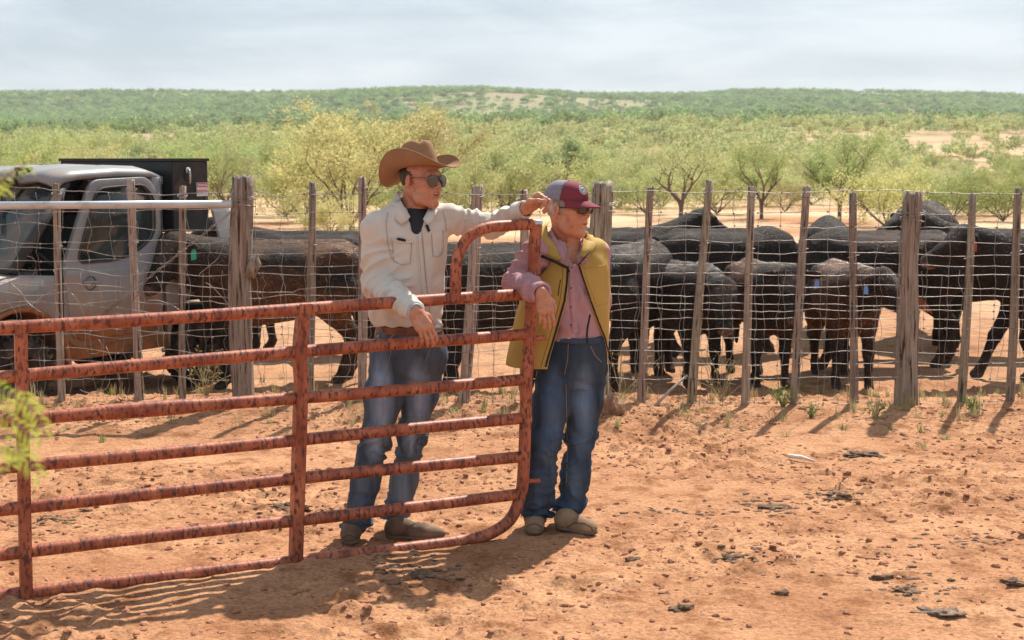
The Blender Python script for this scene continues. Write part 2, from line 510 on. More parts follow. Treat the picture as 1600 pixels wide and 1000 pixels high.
GRASS = mat('dry_grass', (.38, .30, .14), (.50, .44, .24), scale=4, rough=.8, trans=.3)
GRASSG = mat('green_grass', (.18, .26, .07), (.32, .36, .14), scale=4, rough=.8, trans=.3)

# ================================================================== GROUND
def sstep(x, a, b):
    t = np.clip((x - a) / (b - a), 0, 1); return t * t * (3 - 2 * t)
def terrain(x, y):
    """large scale height in metres"""
    x = np.asarray(x, float); y = np.asarray(y, float)
    z = -.17 * sstep(y, 10.8, 12.2) + .05 * np.exp(-((y - 10.5) / .55)**2) * (.6 + .8 * vnoise(x * .8, 0, 0, 5)) - .03 * sstep(y, 9.9, 8.6) * 0
    bank = .035 * np.exp(-((y - 9.75) / .35)**2) * (.4 + 1.2 * vnoise(x * 1.3 + 4, 2, 0, 8))
    z = z + bank
    far = sstep(y, 70, 260) * 1.6
    r = y + .10 * x
    h1 = 6.0 * sstep(r, 105, 300) * (.7 + .6 * vnoise(x / 170., y / 200., 0, 21))
    prof = .735 + .135 * np.exp(-((x / np.maximum(y, 1) + .045) / .22)**2) 
    h2 = 50 * sstep(y, 330, 1180)**.9 * prof
    und = (fbm(x / 240., y / 190., 0, 4, 31) - .5) * 26 * sstep(y, 330, 750) * (1 - .75 * sstep(y, 950, 1200))
    h3 = (18 * sstep(y, 1650, 2100)) * (sstep(x / np.maximum(y, 1), .26, .36) + 1.5 * sstep(-x / np.maximum(y, 1), .22, .36))
    return z + far + h1 + h2 + und + h3
def near_relief(x, y):
    w = sstep(y, 60, 25) if False else (1 - sstep(y, 20, 60))
    r = (fbm(x * 1.1, y * 1.1, 0, 3, 41) - .5) * .055
    r += (fbm(x * 4.5, y * 4.5, .3, 3, 51) - .5) * .036
    c = np.maximum(vnoise(x * 15, y * 15, 0, 61) - .60, 0) * .070
    c2 = np.maximum(vnoise(x * 31 + 3, y * 31, 0, 63) - .58, 0) * .030
    d = np.maximum(.36 - vnoise(x * 6.5, y * 6.5, 7, 64), 0) * .075
    msk = sstep(fbm(x * .9 + 7, y * .9, 2, 3, 71), .38, .60)
    return w * (r + (c + c2) * (.25 + msk) - d * (.4 + msk))
def zg(x, y):
    return float(terrain(np.array([x]), np.array([y]))[0] + near_relief(np.array([x]), np.array([y]))[0])
def axis_pts(lo, hi, step, far_lo, far_hi, g=1.13):
    a = list(np.arange(lo, hi, step)); s = step; v = a[-1]
    while v < far_hi: s = min(s * g, max(30, abs(v) * .04)); v += s; a.append(v)
    s = step; v = a[0]
    while v > far_lo: s = min(s * g, max(30, abs(v) * .06)); v -= s; a.insert(0, v)
    return np.array(a)
xs = axis_pts(-4.3, 4.3, .017, -3200, 3200)
ys = axis_pts(4.6, 11.6, .017, -400, 4200, 1.10)
GX, GY = np.meshgrid(xs, ys)
gx, gy = GX.ravel(), GY.ravel()
gz = terrain(gx, gy) + near_relief(gx, gy)
nx_, ny_ = len(xs), len(ys)
ii = (np.arange(ny_-1)[:, None] * nx_ + np.arange(nx_-1)[None, :]).ravel()
GF = np.stack([ii, ii+1, ii+1+nx_, ii+nx_], 1)
ground = link('ground', make_mesh('ground', np.stack([gx, gy, gz], 1), GF, DIRT))
tag(ground, kind='structure')

# ================================================================== LEAF / TREE BUILDERS
def leaf_cards(rng, centres, radii, per, size, aspect=.35, droop=.0, squash=.8):
    """small double triangles scattered in clumps"""
    centres = np.array(centres, np.float32); n = len(centres) * per
    c = np.repeat(centres, per, 0); r = np.repeat(np.array(radii, np.float32), per)[:, None]
    d = rng.normal(size=(n, 3)).astype(np.float32); d /= np.linalg.norm(d, axis=1, keepdims=True)
    rad = rng.random((n, 1)).astype(np.float32) ** .6
    p = c + d * rad * r * np.array([1, 1, squash], np.float32)
    u = rng.normal(size=(n, 3)).astype(np.float32); u[:, 2] -= droop; u /= np.linalg.norm(u, axis=1, keepdims=True)
    w = np.cross(u, rng.normal(size=(n, 3))).astype(np.float32); w /= np.linalg.norm(w, axis=1, keepdims=True) + 1e-6
    s = (size * (.6 + .8 * rng.random((n, 1)))).astype(np.float32)
    a = p - u * s * .5; b = p + w * s * aspect * .5; e = p + u * s * .5; f = p - w * s * aspect * .5
    V = np.stack([a, b, e, f], 1).reshape(-1, 3)
    F = np.arange(n * 4).reshape(-1, 4)
    return V, F
def branches(rng, H, spread, nmain, lean=0, depth=3, base_r=.1, trunk_h=.25, up=.35, kink=.35):
    """returns tube list [(pts, radii)] and twig tips"""
    tubes, tips = [], []
    def grow(p, d, L, r, lv):
        n = 5 if lv else 6
        pts = [p.copy()]; rr = [r]
        q = p.copy(); dd = d.copy()
        for i in range(n):
            dd = dd + Vector(rng.normal(0, kink, 3)) * .45 + Vector((0, 0, up * .18)); dd.normalize()
            q = q + dd * (L / n); pts.append(q.copy()); rr.append(r * (1 - .62 * (i+1) / n))
            if lv >= depth - 1: tips.append(q.copy())
        tubes.append((pts, rr))
        if lv < depth:
            nb = 3 if lv < 2 else 3
            for k in range(nb):
                i = int(rng.integers(2, n + 1))
                a = rng.uniform(0, 2 * math.pi)
                side = Vector((math.cos(a), math.sin(a), rng.uniform(-.15, .55)))
                nd = (dd * .65 + side * .75).normalized()
                grow(pts[i], nd, L * rng.uniform(.5, .75), rr[i] * .72, lv + 1)
        else: tips.append(q.copy())
    for k in range(nmain):
        a = 2 * math.pi * (k + rng.uniform(-.3, .3)) / nmain
        d = Vector((math.cos(a) * spread, math.sin(a) * spread, 1)).normalized()
        p0 = Vector((0, 0, -.15))
        tubes.append(([p0, Vector((lean*.05, 0, trunk_h * H * .6)), Vector((d.x, d.y, 0)) * .06 + Vector((0, 0, trunk_h * H))], [base_r, base_r * .85, base_r * .7]))
        grow(Vector((d.x, d.y, 0)) * .06 + Vector((0, 0, trunk_h * H)), d, H * .46, base_r * .7, 1)
    return tubes, tips
def tree_meshes(seed, H=3.4, W=3.6, spread=.8, nmain=4, leafm=LEAF_G, per=26, leaf=.085, clump=.30, depth=3, trunk_r=.09, trunk_h=.2, tipfrac=1.0, skirt=0):
    rng = np.random.default_rng(seed)
    tubes, tips = branches(rng, H, spread, nmain, depth=depth, base_r=trunk_r, trunk_h=trunk_h)
    zmax = max(t.z for t in tips); xm = max(abs(t.x) for t in tips)
    sz = H / zmax; sx = W * .5 / xm
    S = Vector((sx, sx, sz))
    mb = MB()
    for pts, rr in tubes: mb.tube([Vector((p.x*S.x, p.y*S.y, p.z*S.z)) for p in pts], rr, 5, False)
    tips = np.array([[t.x*sx, t.y*sx, t.z*sz] for t in tips])
    keep = rng.random(len(tips)) < tipfrac
    tips = tips[keep]
    if skirt:
        a = rng.uniform(0, 6.283, skirt); q = np.sqrt(rng.random(skirt)) * W * .46
        tips = np.concatenate([tips, np.stack([np.cos(a)*q, np.sin(a)*q, rng.uniform(.15, .42*H, skirt)], 1)])
    rad = clump * (.6 + .8 * rng.random(len(tips)))
    V, F = leaf_cards(rng, tips, rad, per, leaf, droop=.35)
    k = V[:, 2].reshape(-1, 4).min(1) > .05
    F = F[k]
    return mb.mesh('trunk', BARK), make_mesh('crown', V, F, leafm, smooth=False)
TREES = {}
def tree(kind, px, base_y, Y, H, label, name='mesquite_tree', group=None, rz=None, W=None, cat='tree'):
    """base position from pixel column and depth"""
    p = P(px, base_y, Y); x = p.x
    z = float(terrain(np.array([x]), np.array([Y]))[0])
    e = empty(name, (x, Y, z), 0)
    e.rotation_euler.z = rz if rz is not None else random.uniform(0, 6.28)
    tm, cm, h0 = TREES[kind]
    s = H / h0
    e.scale = (s * (W or 1), s * (W or 1), s)
    link('trunk', tm, e); link('crown', cm, e)
    tag(e, label, cat, group)
    return e
random.seed(4)
TREES['yellow'] = (*tree_meshes(11, 3.6, 3.9, .62, 8, LEAF_Y, 22, .085, .30, 3, .05, .05, 1, 40), 3.6)
TREES['yellow2'] = (*tree_meshes(12, 3.4, 3.2, .5, 7, LEAF_Y, 22, .085, .30, 3, .05, .06), 3.4)
TREES['open'] = (*tree_meshes(13, 2.6, 3.3, 1.1, 4, LEAF_P, 12, .08, .26, 3, .09, .2, .75), 2.6)
TREES['green'] = (*tree_meshes(14, 3.0, 3.2, .8, 4, LEAF_G, 22, .085, .30, 3, .08, .2), 3.0)
TREES['bushy'] = (*tree_meshes(15, 2.2, 3.4, .9, 5, LEAF_P, 24, .09, .36, 3, .05, .03, 1, 60), 2.2)
TREES['bushyg'] = (*tree_meshes(16, 2.2, 3.6, .95, 5, LEAF_G, 24, .09, .36, 3, .05, .03, 1, 60), 2.2)
TREES['bushyy'] = (*tree_meshes(17, 2.2, 3.4, .8, 5, LEAF_Y, 22, .09, .36, 3, .05, .03, 1, 60), 2.2)
TREES['dark'] = (*tree_meshes(18, 2.2, 2.4, .7, 4, LEAF_D, 34, .10, .34, 3, .06, .12), 2.2)

# named foreground-of-pasture trees:  D from base row: y = 250 + 4444/D
def th(top, Y): return CAMH - (top - 250) * Y / 2222 + .17
tree('yellow', 548, 340, 41, th(158, 41), 'tall yellow-green mesquite with many thin bare limbs, behind the hatted man', rz=1.0, W=1.35)
tree('yellow2', 652, 335, 44, th(168, 44), 'yellow-flushed mesquite rising just above the cowboy hat', rz=.6, W=1.15)
tree('open', 1064, 330, 50, th(222, 50), 'open wide-armed mesquite with a forked bare trunk and sparse pale leaves', rz=.3)
tree('green', 1190, 330, 49, th(225, 49), 'mesquite with several slanting dark stems between the open-armed tree and the tallest right-hand one', rz=2.0)
tree('green', 1312, 325, 47, th(208, 47), 'tallest green mesquite on the right, a bright tuft over its gnarled dark trunk', rz=4.4)
tree('dark', 887, 290, 66, th(222, 66), 'small round mesquite on a thick dark trunk directly above the maroon cap', rz=1)
tree('bushyy', 1385, 330, 43, th(246, 43), 'yellow-tipped bushy mesquite right of the tallest green one', rz=1)
tree('bushy', 790, 320, 54, th(212, 54), 'feathery upright mesquite between the two men', rz=2.2, W=.8)
tree('bushy', 730, 325, 46, th(252, 46), 'low grey-green mesquite just right of the cowboy hat brim', rz=5.2, W=.8)
tree('bushyg', 1490, 322, 50, th(258, 50), 'low rounded mesquite behind the dust-hidden cow', rz=.7)
tree('bushyg', 1568, 322, 47, th(262, 47), 'green mesquite at the right edge of the picture', rz=2.7)
tree('bushyy', 480, 330, 47, th(196, 47), 'loose yellowish mesquite leaning out left of the tallest yellow one', rz=3.3, W=.75)
tree('bushyy', 510, 352, 36, th(296, 36), 'shaggy low shrub with drooping green sprigs at the foot of the tall yellow mesquite', name='mesquite_bush', cat='bush', rz=3.3, W=.9)
tree('bushyg', 28, 300, 60, th(212, 60), 'green mesquite behind the front of the off-road vehicle at the left edge', rz=1.3)
# massed bushes of the thicket, row after row
rb = random.Random(9)
kinds = ['bushy', 'bushyg', 'bushyg', 'bushyy', 'bushy', 'green']
for row, (Y, topo, step) in enumerate(((54, 256, 78), (63, 244, 62), (76, 236, 52), (94, 229, 44), (118, 226, 36))):
    px = -520 + row * 17
    while px < 2120:
        top = topo + rb.uniform(-13, 15) + (22 if px > 1150 else 6 if px > 960 else 0) - (7 if px < 520 else 0)
        YY = Y * rb.uniform(.94, 1.06)
        if not (row == 0 and (520 < px < 580 or 1040 < px < 1110 or 1280 < px < 1340)):
            kd = rb.choice(kinds); tb_ = tree(kd, px + rb.uniform(-14, 14), 300, YY, max(1.1, th(top, YY) * (1.0)),
                 None, name='mesquite_bush', group='mesquite thicket beyond the pasture', cat='bush', W=rb.uniform(.8, 1.35))
            side = 'behind the off-road vehicle and the shaggy cow' if px < 560 else 'between the cowboy hat and the maroon cap' if px < 900 else 'over the backs of the herd' if px < 1300 else 'beyond the thick right post'
            tb_['label'] = {'bushy': 'pale grey-green', 'bushyg': 'fresh green', 'bushyy': 'yellow-tipped', 'green': 'tree-like green'}[kd] + ' mesquite bush in the ' + ('nearest', 'second', 'middle', 'far', 'farthest')[row] + ' row, ' + side
        px += step * rb.uniform(.75, 1.7)

# scrub on the hills: uncountable, one object
def scrub_proto(name, seed, m):
    rng = np.random.default_rng(seed)
    k = 12
    c = rng.normal(size=(k, 3)) * np.array([.5, .5, .22]); c[:, 2] = np.abs(c[:, 2]) + .55
    V, F = leaf_cards(rng, c, .34 + .2 * rng.random(k), 30, .20, aspect=.6)
    return make_mesh(name, V, F, m, smooth=False)
def scatter(name, pts, scl, proto, smooth=True):
    """one geometry-nodes object that instances a bush on given points"""
    me = bpy.data.meshes.new(name)
    me.vertices.add(len(pts)); me.vertices.foreach_set('co', np.asarray(pts, np.float32).ravel())
    at = me.attributes.new('scl', 'FLOAT', 'POINT'); at.data.foreach_set('value', np.asarray(scl, np.float32))
    o = link(name, me)
    ng = bpy.data.node_groups.new(name, 'GeometryNodeTree')
    ng.interface.new_socket(name='Geometry', in_out='INPUT', socket_type='NodeSocketGeometry')
    ng.interface.new_socket(name='Geometry', in_out='OUTPUT', socket_type='NodeSocketGeometry')
    gi, go = ng.nodes.new('NodeGroupInput'), ng.nodes.new('NodeGroupOutput')
    iop = ng.nodes.new('GeometryNodeInstanceOnPoints'); oi = ng.nodes.new('GeometryNodeObjectInfo')
    oi.inputs['Object'].default_value = proto; oi.inputs['As Instance'].default_value = True
    oi.transform_space = 'ORIGINAL'
    na = ng.nodes.new('GeometryNodeInputNamedAttribute'); na.data_type = 'FLOAT'; na.inputs['Name'].default_value = 'scl'
    rr = ng.nodes.new('FunctionNodeRandomValue'); rr.data_type = 'FLOAT_VECTOR'
    rr.inputs['Min'].default_value = (0, 0, 0); rr.inputs['Max'].default_value = (0, 0, 6.28)
    L = ng.links
    L.new(gi.outputs[0], iop.inputs['Points']); L.new(oi.outputs['Geometry'], iop.inputs['Instance'])
    L.new(na.outputs['Attribute'], iop.inputs['Scale']); L.new(rr.outputs[0], iop.inputs['Rotation'])
    L.new(iop.outputs[0], go.inputs[0])
    md = o.modifiers.new('scatter', 'NODES'); md.node_group = ng
    return o
rng = np.random.default_rng(77)
def scrub_points(n, ylo, yhi, dens_seed, thr):
    n = int(n * 1.45); t = rng.uniform(-.68, .68, n); y = np.sqrt(rng.uniform(ylo**2, yhi**2, n)); x = t * y
    d = fbm(x / 60., y / 85., 0, 4, dens_seed)
    k = (d + .22 * (rng.random(n) - .5)) > thr
    return x[k], y[k]
for i, (m, n, ylo, yhi, sd, thr, smin_, smax_, lab) in enumerate((
        (SCRUB, 52000, 270, 1350, 101, .40, 1.5, 3.3, 'blue-green scrub covering the far hillside'),
        (LEAF_D, 7000, 230, 1300, 105, .50, 1.3, 2.6, 'darker juniper-like bushes dotted over the hills'),
        (LEAF_P, 5200, 128, 400, 109, .44, .8, 1.8, 'pale low brush on the red flats before the hills'))):
    x, y = scrub_points(n, ylo, yhi, sd, thr)
    z = terrain(x, y) - .1
    pr = link('hill_shrub', scrub_proto('hill_shrub', 300 + i, m), None, (x[0], y[0], z[0])); pr.scale = (2, 2, 2)
    tag(pr, ['round blue-green shrub somewhere on the far hillside', 'dark round shrub alone on the hill slope', 'pale shrub alone on the red flat'][i], 'shrub')
    pts = np.stack([x[1:], y[1:], z[1:]], 1); sc = rng.uniform(smin_, smax_, len(pts))
    o = scatter('hill_scrub', pts, sc, pr)
    tag(o, lab, 'scrub', kind='stuff')

# ================================================================== WIRE FENCE
FY = 10.5
fence = empty('wire_fence', (0, FY, 0))
tag(fence, 'woven wire stock fence on crooked weathered wooden posts, in front of the cattle', 'fence')
def post_mesh(top, bot, r0, r1, seed, rough=.10):
    """irregular split post from bottom to top"""
    rg = np.random.default_rng(seed)
    n, sd = 22, 18
    V = []
    k1 = rg.uniform(-1, 1, 4)
    for i in range(n + 1):
        t = i / n
        c = bot.lerp(top, t) + Vector((math.sin(t*4 + k1[0]*3), math.cos(t*3 + k1[1]*3), 0)) * r0 * .16
        r = r0 + (r1 - r0) * t
        for j in range(sd):
            a = 2 * math.pi * j / sd
            g = 1 + rough * (2 * float(vnoise(math.cos(a)*1.7+seed, math.sin(a)*1.7, t*2.2, 3)) - 1) * 1.9 - .09 * max(0, math.sin(3*a + seed))**6 + rough * .5 * (float(vnoise(math.cos(a)*5+seed, math.sin(a)*5, t*9, 4)) - .5)
            zz = 0
            if i == n: zz = rg.uniform(-.5, .35) * r0 * .6
            V.append((c.x + math.cos(a)*r*g, c.y + math.sin(a)*r*g, c.z + zz))
    F = [[i*sd+j, i*sd+(j+1) % sd, (i+1)*sd+(j+1) % sd, (i+1)*sd+j] for i in range(n) for j in range(sd)]
    m = len(V); V.append((top.x, top.y, top.z - r0*.1)); F += [[n*sd+j, n*sd+(j+1) % sd, m] for j in range(sd)]
    return V, F
POSTS = [  # px top, py top, px bottom, py bottom, radius, corner?
    (-88, 286, -80, 640, .030, 0), (88, 287, 96, 640, .026, 0), (205, 281, 217, 632, .029, 0), (285, 291, 285, 655, .026, 0), (379, 276, 378, 655, .083, 1),
    (490, 285, 481, 650, .028, 0), (566, 277, 566, 650, .030, 0), (747, 290, 725, 652, .042, 0), (817, 297, 822, 650, .036, 0),
    (944, 285, 930, 650, .078, 1), (1017, 292, 1001, 645, .027, 0), (1108, 282, 1079, 630, .030, 0), (1175, 291, 1163, 632, .028, 0),
    (1261, 291, 1238, 634, .030, 0), (1334, 301, 1333, 645, .030, 0), (1427, 300, 1414, 646, .076, 1), (1520, 303, 1501, 645, .030, 0),
    (1592, 294, 1577, 640, .030, 0), (1672, 300, 1660, 640, .030, 0), (1765, 296, 1750, 640, .030, 0)]
for i, (ax_, ay, bx, by, r, big) in enumerate(POSTS):
    yy = FY + (.03 if not big else .0)
    top, bot = P(ax_, ay, yy), P(bx, by, yy)
    bot.z = zg(bot.x, yy) - .12
    mb = MB(); mb.add(*post_mesh(top, bot, r * 1.12, r * .94, i * 3 + 1, .16 if big else .12))
    if big and i == 4:   # knot stub on the thick left post
        q = P(398, 410, yy - .03); mb.tube([q + Vector((-.05, 0, -.10)), q + Vector((.0, 0, 0)), q + Vector((.012, -.01, .06))], [.05, .055, .012], 9)
    o = mb.build('post', WOOD, fence)
    if big: o['label'] = 'thick weathered corner post'
    for k in range(3 if big else 2):
        w = MB()
        zz = top.z - (.14 if big else .07) - k * (.035 if big else .4) ; t = (zz - bot.z) / (top.z - bot.z); c = bot.lerp(top, t)
        rr = r * 1.12 + .006
        w.tube([c + Vector((math.cos(a) * rr, math.sin(a) * rr, .012 * math.sin(a * 1.0 + k * 2))) for a in np.linspace(0, 6.4, 18)], .0028, 4)
        w.build('wire_tie', WIRE, fence)
HZ = [1.615, 1.47, 1.36, 1.255, 1.165, 1.085, 1.01, .925, .855, .79, .745, .68, .61, .535, .44, .345, .24, .06]
rw = np.random.default_rng(5)
xl, xr = -4.7, 4.9
def wire_z(i, x):
    base = HZ[i]
    left = 1 if x < -1.6 else 0
    amp = .006 + (.016 if left else .004)
    return base + amp * (2 * float(vnoise(x * 3.1, i * 7.7, 0, 9)) - 1) * 1.8 + .006 * (2 * float(vnoise(x * 13, i * 3.1, 0, 10)) - 1) - .045 * (1 if (1 < i < 12) else .2) * (1.0 if x < 0 else .35) * (2 * float(vnoise(x * .5, 4, 0, 12)) - .6)
for i in range(len(HZ)):
    pts = []
    xx = xl
    while xx <= xr:
        pts.append((xx, FY - .045 + .012 * (2 * float(vnoise(xx * 2, i, 5, 13)) - 1), wire_z(i, xx))); xx += .055
    MB().tube(pts, (.0026 if i in (0, 6, 7, 8) else .0020), 4).build('wire', WIRE, fence)
# vertical stays of the tall net and of the lower net
def stay(x0, z0, z1, wob, r=.0017):
    pts = []; n = int((z1 - z0) / .045) + 1; ph = rw.uniform(0, 100)
    tilt = rw.uniform(-.012, .012)
    for k in range(n + 1):
        z = z0 + (z1 - z0) * k / n
        pts.append((x0 + tilt * k / n + wob * (2 * float(vnoise(z * 6, ph, 0, 14)) - 1) + wob * .8 * (2 * float(vnoise(z * 16, ph, 0, 15)) - 1), FY - .05 + .01 * math.sin(z * 9 + ph), z))
    return MB().tube(pts, r, 4)
x = xl
knots = MB()
while x < xr:
    stay(x, .04, HZ[0], .013 if x > -1.6 else .02).build('stay_wire', WIRE, fence)
    for i in range(len(HZ)):
        knots.box((x + rw.uniform(-.006, .006), FY - .052, wire_z(i, x)), (.012, .010, .013))
    x += .176 * rw.uniform(.93, 1.07)
x = xl + .08
while x < xr:
    stay(x, .04, 1.02 + rw.uniform(-.03, .03), .018 if x > -1.6 else .03, .0016).build('stay_wire', WIRE, fence)
    x += .152 * rw.uniform(.85, 1.15)
tag(knots.build('wire_knots', WIRE, fence, smooth=False), kind='stuff')
# loose sprung wires on the left stretch
for k in range(16):
    x0 = rw.uniform(-4.2, -1.9); z0 = rw.uniform(.12, 1.0); L = rw.uniform(.15, .5); a = rw.uniform(-1.4, 1.4); cv = rw.uniform(-2.5, 2.5)
    pts = [(x0, FY - .06, z0)]
    for j in range(12):
        a += cv / 12 + rw.normal(0, .12); q = pts[-1]
        pts.append((q[0] + math.cos(a) * L / 12, q[1] - .004, max(.03, q[2] + math.sin(a) * L / 12)))
    MB().tube(pts, .0026, 4).build('sprung_wire', WIRE, fence)
# galvanised brace pipe and the twisted brace wire
MB().tube([P(-150, 322, FY - .16), P(362, 319, FY - .12)], .029, 14).build('brace_pipe', PIPE, fence)
def tw(a, b, n=60, r=.010):
    mb = MB()
    for ph in (0, math.pi):
        mb.tube([a.lerp(b, i / n) + Vector((0, math.cos(i * 1.1 + ph) * r, math.sin(i * 1.1 + ph) * r)) for i in range(n + 1)], .0035, 4)
    return mb
tw(P(368, 326, FY - .1), P(150, 500, FY - .08)).build('brace_wire', WIRE, fence)

# ================================================================== GATE
GA, GB = Vector((-2.03, 5.94, 0)), Vector((.05, 6.85, 0))
gdir = (GB - GA).normalized(); gnor = Vector((gdir.y, -gdir.x, 0))      # gnor looks at the camera
def GP(px, py, off=0.0):
    d = ray(px, py); c = Vector((0, 0, CAMH))
    t = (GA - c).dot(gnor) / d.dot(gnor)
    return c + d * t + gnor * off
gang = math.atan2(gdir.y, gdir.x)
gate = empty('pipe_gate', (GB.x, GB.y, 0), gang)
tag(gate, 'rusty red tubular steel gate with seven rails, leaned on by both men', 'gate')
GM = Matrix.Rotation(-gang, 4, 'Z') @ Matrix.Translation(-gate.location)
def gbuild(mb, name, m=GATEM, parent=gate, **k):
    mb.V = [tuple(GM @ Vector(v)) for v in mb.V]
    return mb.build(name, m, parent, origin=(0, 0, 0), **k)
def ext(a, b, px):
    t = (px - a[0]) / (b[0] - a[0]); return (px, a[1] + (b[1] - a[1]) * t)
RAILS = [((45, 510), (840, 459), 830), ((45, 585), (825, 521), 830), ((45, 655), (820, 593), 826), ((45, 727), (818, 654), 822), ((45, 791), (812, 713), 818), ((45, 862), (810, 772), 812)]
gr = .0285
for i, (a, b, xe) in enumerate(RAILS):
    pts = [GP(*ext(a, b, x_)) for x_ in np.linspace(-420, xe, 26)]
    for j, p in enumerate(pts): p.z += .003 * math.sin(j * .35 + i * 2)
    if i == 2:   # the mended, kinked stretch
        rr = [gr * (1.25 if 12 <= j <= 14 else 1) for j in range(26)]
    else: rr = gr
    gbuild(MB().tube(pts, rr, 16), 'rail')
def arc(pc, n=7):   # smooth polyline in pixels (catmull-rom)
    out = []
    p = [pc[0]] + list(pc) + [pc[-1]]
    for i in range(1, len(p) - 2):
        for k in range(n):
            t = k / n
            f = lambda a, b, c, d: .5 * ((2*b) + (-a + c)*t + (2*a - 5*b + 4*c - d)*t*t + (-a + 3*b - 3*c + d)*t**3)
            out.append((f(p[i-1][0], p[i][0], p[i+1][0], p[i+2][0]), f(p[i-1][1], p[i][1], p[i+1][1], p[i+2][1])))
    out.append(pc[-1]); return out
bot_end = ext((45, 926), (700, 848), -420)
frame_px = [bot_end, (45, 926), (380, 887), (640, 856), (715, 846), (762, 835), (796, 813), (812, 778), (818, 735), (823, 600), (830, 480), (834, 400), (838, 347)]
gbuild(MB().tube([GP(*q) for q in arc(frame_px, 8)], gr * 1.05, 16), 'end_frame')
gbuild(MB().tube([GP(*q) for q in arc([(840, 350), (800, 352), (760, 356), (733, 370), (717, 396), (712, 425), (712, 463)], 7)], gr * .95, 16), 'raised_hoop')
cp = MB(); c0 = GP(838, 345); cp.lathe([(0.0, .006), (.024, .006), (.031, 0), (.031, -.016)], c0, n=18); gbuild(cp, 'post_cap', PIPE)
for (a, b, wd) in (((32, 505), (41, 934), .050), ((474, 474), (462, 876), .052)):
    A, B = GP(*a), GP(*b); R = Matrix((gdir, -gnor, Vector((0, 0, 1)))).transposed()
    mb = MB()
    n = 14
    for sgn in (-1, 1):
        pass
    vs_ = []; fs = []
    for i in range(n + 1):
        t = i / n; c = A.lerp(B, t)
        bend = .012 * math.sin(t * 9 + a[0]) if a[0] > 200 and t < .25 else 0
        for (u, v) in ((-wd/2, .034), (-wd/2+.008, .041), (wd/2-.008, .041), (wd/2, .034), (wd/2, -.034), (-wd/2, -.034)):
            vs_.append(c + gdir * (u + bend) + gnor * v)
    for i in range(n):
        for k in range(6): fs.append([i*6+k, i*6+(k+1) % 6, (i+1)*6+(k+1) % 6, (i+1)*6+k])
    fs += [[5, 4, 3, 2, 1, 0], [n*6+k for k in range(6)]]
    mb.add(vs_, fs)
    gbuild(mb, 'stile', smooth=False)
for (px, py) in ((828, 529), (819, 753)):
    p = GP(px, py); q = p + gdir * .085
    gbuild(MB().tube([p, q], [.013, .012], 8), 'latch_peg')

# ================================================================== AIR
hz_m = bpy.data.materials.new('haze_air'); hz_m.use_nodes = True
hn, hl = hz_m.node_tree.nodes, hz_m.node_tree.links; hn.clear()
pv = hn.new('ShaderNodeVolumePrincipled'); ho = hn.new('ShaderNodeOutputMaterial')
pv.inputs['Color'].default_value = (.90, .95, 1.0, 1); pv.inputs['Density'].default_value = .00024; pv.inputs['Anisotropy'].default_value = .2
hl.new(pv.outputs[0], ho.inputs['Volume'])
hzb = MB(); hzb.box((0, 1900, 60), (7400, 5200, 140)); tag(hzb.build('haze', hz_m, smooth=False), kind='stuff')
# ================================================================== PEOPLE
SKIN = mat('skin_tanned', (.46, .20, .12), (.55, .27, .165), scale=38, rough=.5, bump=.5, bscale=70, attr=True, spec=.35, bdist=.004, c3=(.36, .10, .055), s3=22, lo3=.52, hi3=.74)
SKIN.node_tree.nodes['Principled BSDF'].inputs['Subsurface Weight'].default_value = .06
SKIN.node_tree.nodes['Principled BSDF'].inputs['Subsurface Radius'].default_value = (.012, .005, .003)
HAIRD = mat('dark_hair', (.03, .018, .012), (.10, .07, .05), scale=60, rough=.6, stretch=(1, 1, .2), bump=.6)
HAIRG = mat('grey_hair', (.25, .22, .2), (.5, .47, .44), scale=60, rough=.6, stretch=(1, 1, .2), bump=.6)
SHIRT = mat('cream_shirt', (.57, .51, .44), (.64, .58, .51), scale=5, rough=.85, bump=.12, bscale=300, crease=.9, cscale=7, cdist=.05, bdist=.002)
PINK = mat('pink_check_shirt', (.34, .15, .175), (.43, .22, .245), scale=5, rough=.85, bump=.12, bscale=300, crease=.9, cscale=8, cdist=.05, bdist=.002)
def fine_check(m, sc, c):
    N, L = m.node_tree.nodes, m.node_tree.links
    b = N['Principled BSDF']; src = b.inputs['Base Color'].links[0].from_socket
    t = N.new('ShaderNodeTexCoord'); k = N.new('ShaderNodeTexChecker'); k.inputs['Scale'].default_value = sc
    L.new(t.outputs['Object'], k.inputs['Vector'])
    m1 = N.new('ShaderNodeMix'); m1.data_type = 'RGBA'; m1.inputs[7].default_value = (*c, 1)
    mu = N.new('ShaderNodeMath'); mu.operation = 'MULTIPLY'; mu.inputs[1].default_value = .45
    L.new(k.outputs['Fac'], mu.inputs[0]); L.new(mu.outputs[0], m1.inputs[0]); L.new(src, m1.inputs[6]); L.new(m1.outputs[2], b.inputs['Base Color'])
fine_check(PINK, 230, (.58, .42, .44))
VESTM = mat('mustard_softshell', (.40, .25, .055), (.47, .30, .075), scale=4, rough=.75, bump=.08, bscale=250, crease=.7, cscale=5, cdist=.04, attr=True, bdist=.002)
VESTP = mat('mustard_softshell_trim', (.38, .24, .052), (.45, .285, .07), scale=4, rough=.75, bump=.08, bscale=250, bdist=.002)
BLACKC = mat('black_cloth', (.012, .012, .014), (.03, .03, .033), scale=30, rough=.8)
DENIM = mat('worn_denim', (.085, .115, .165), (.19, .24, .31), scale=3.2, rough=.9, bump=.25, bscale=330, c3=(.24, .28, .32), s3=2.4, lo3=.55, hi3=.80, stretch=(1.6, 1.6, .55), bdist=.002, attr=True, crease=.9, cscale=7, cdist=.05)
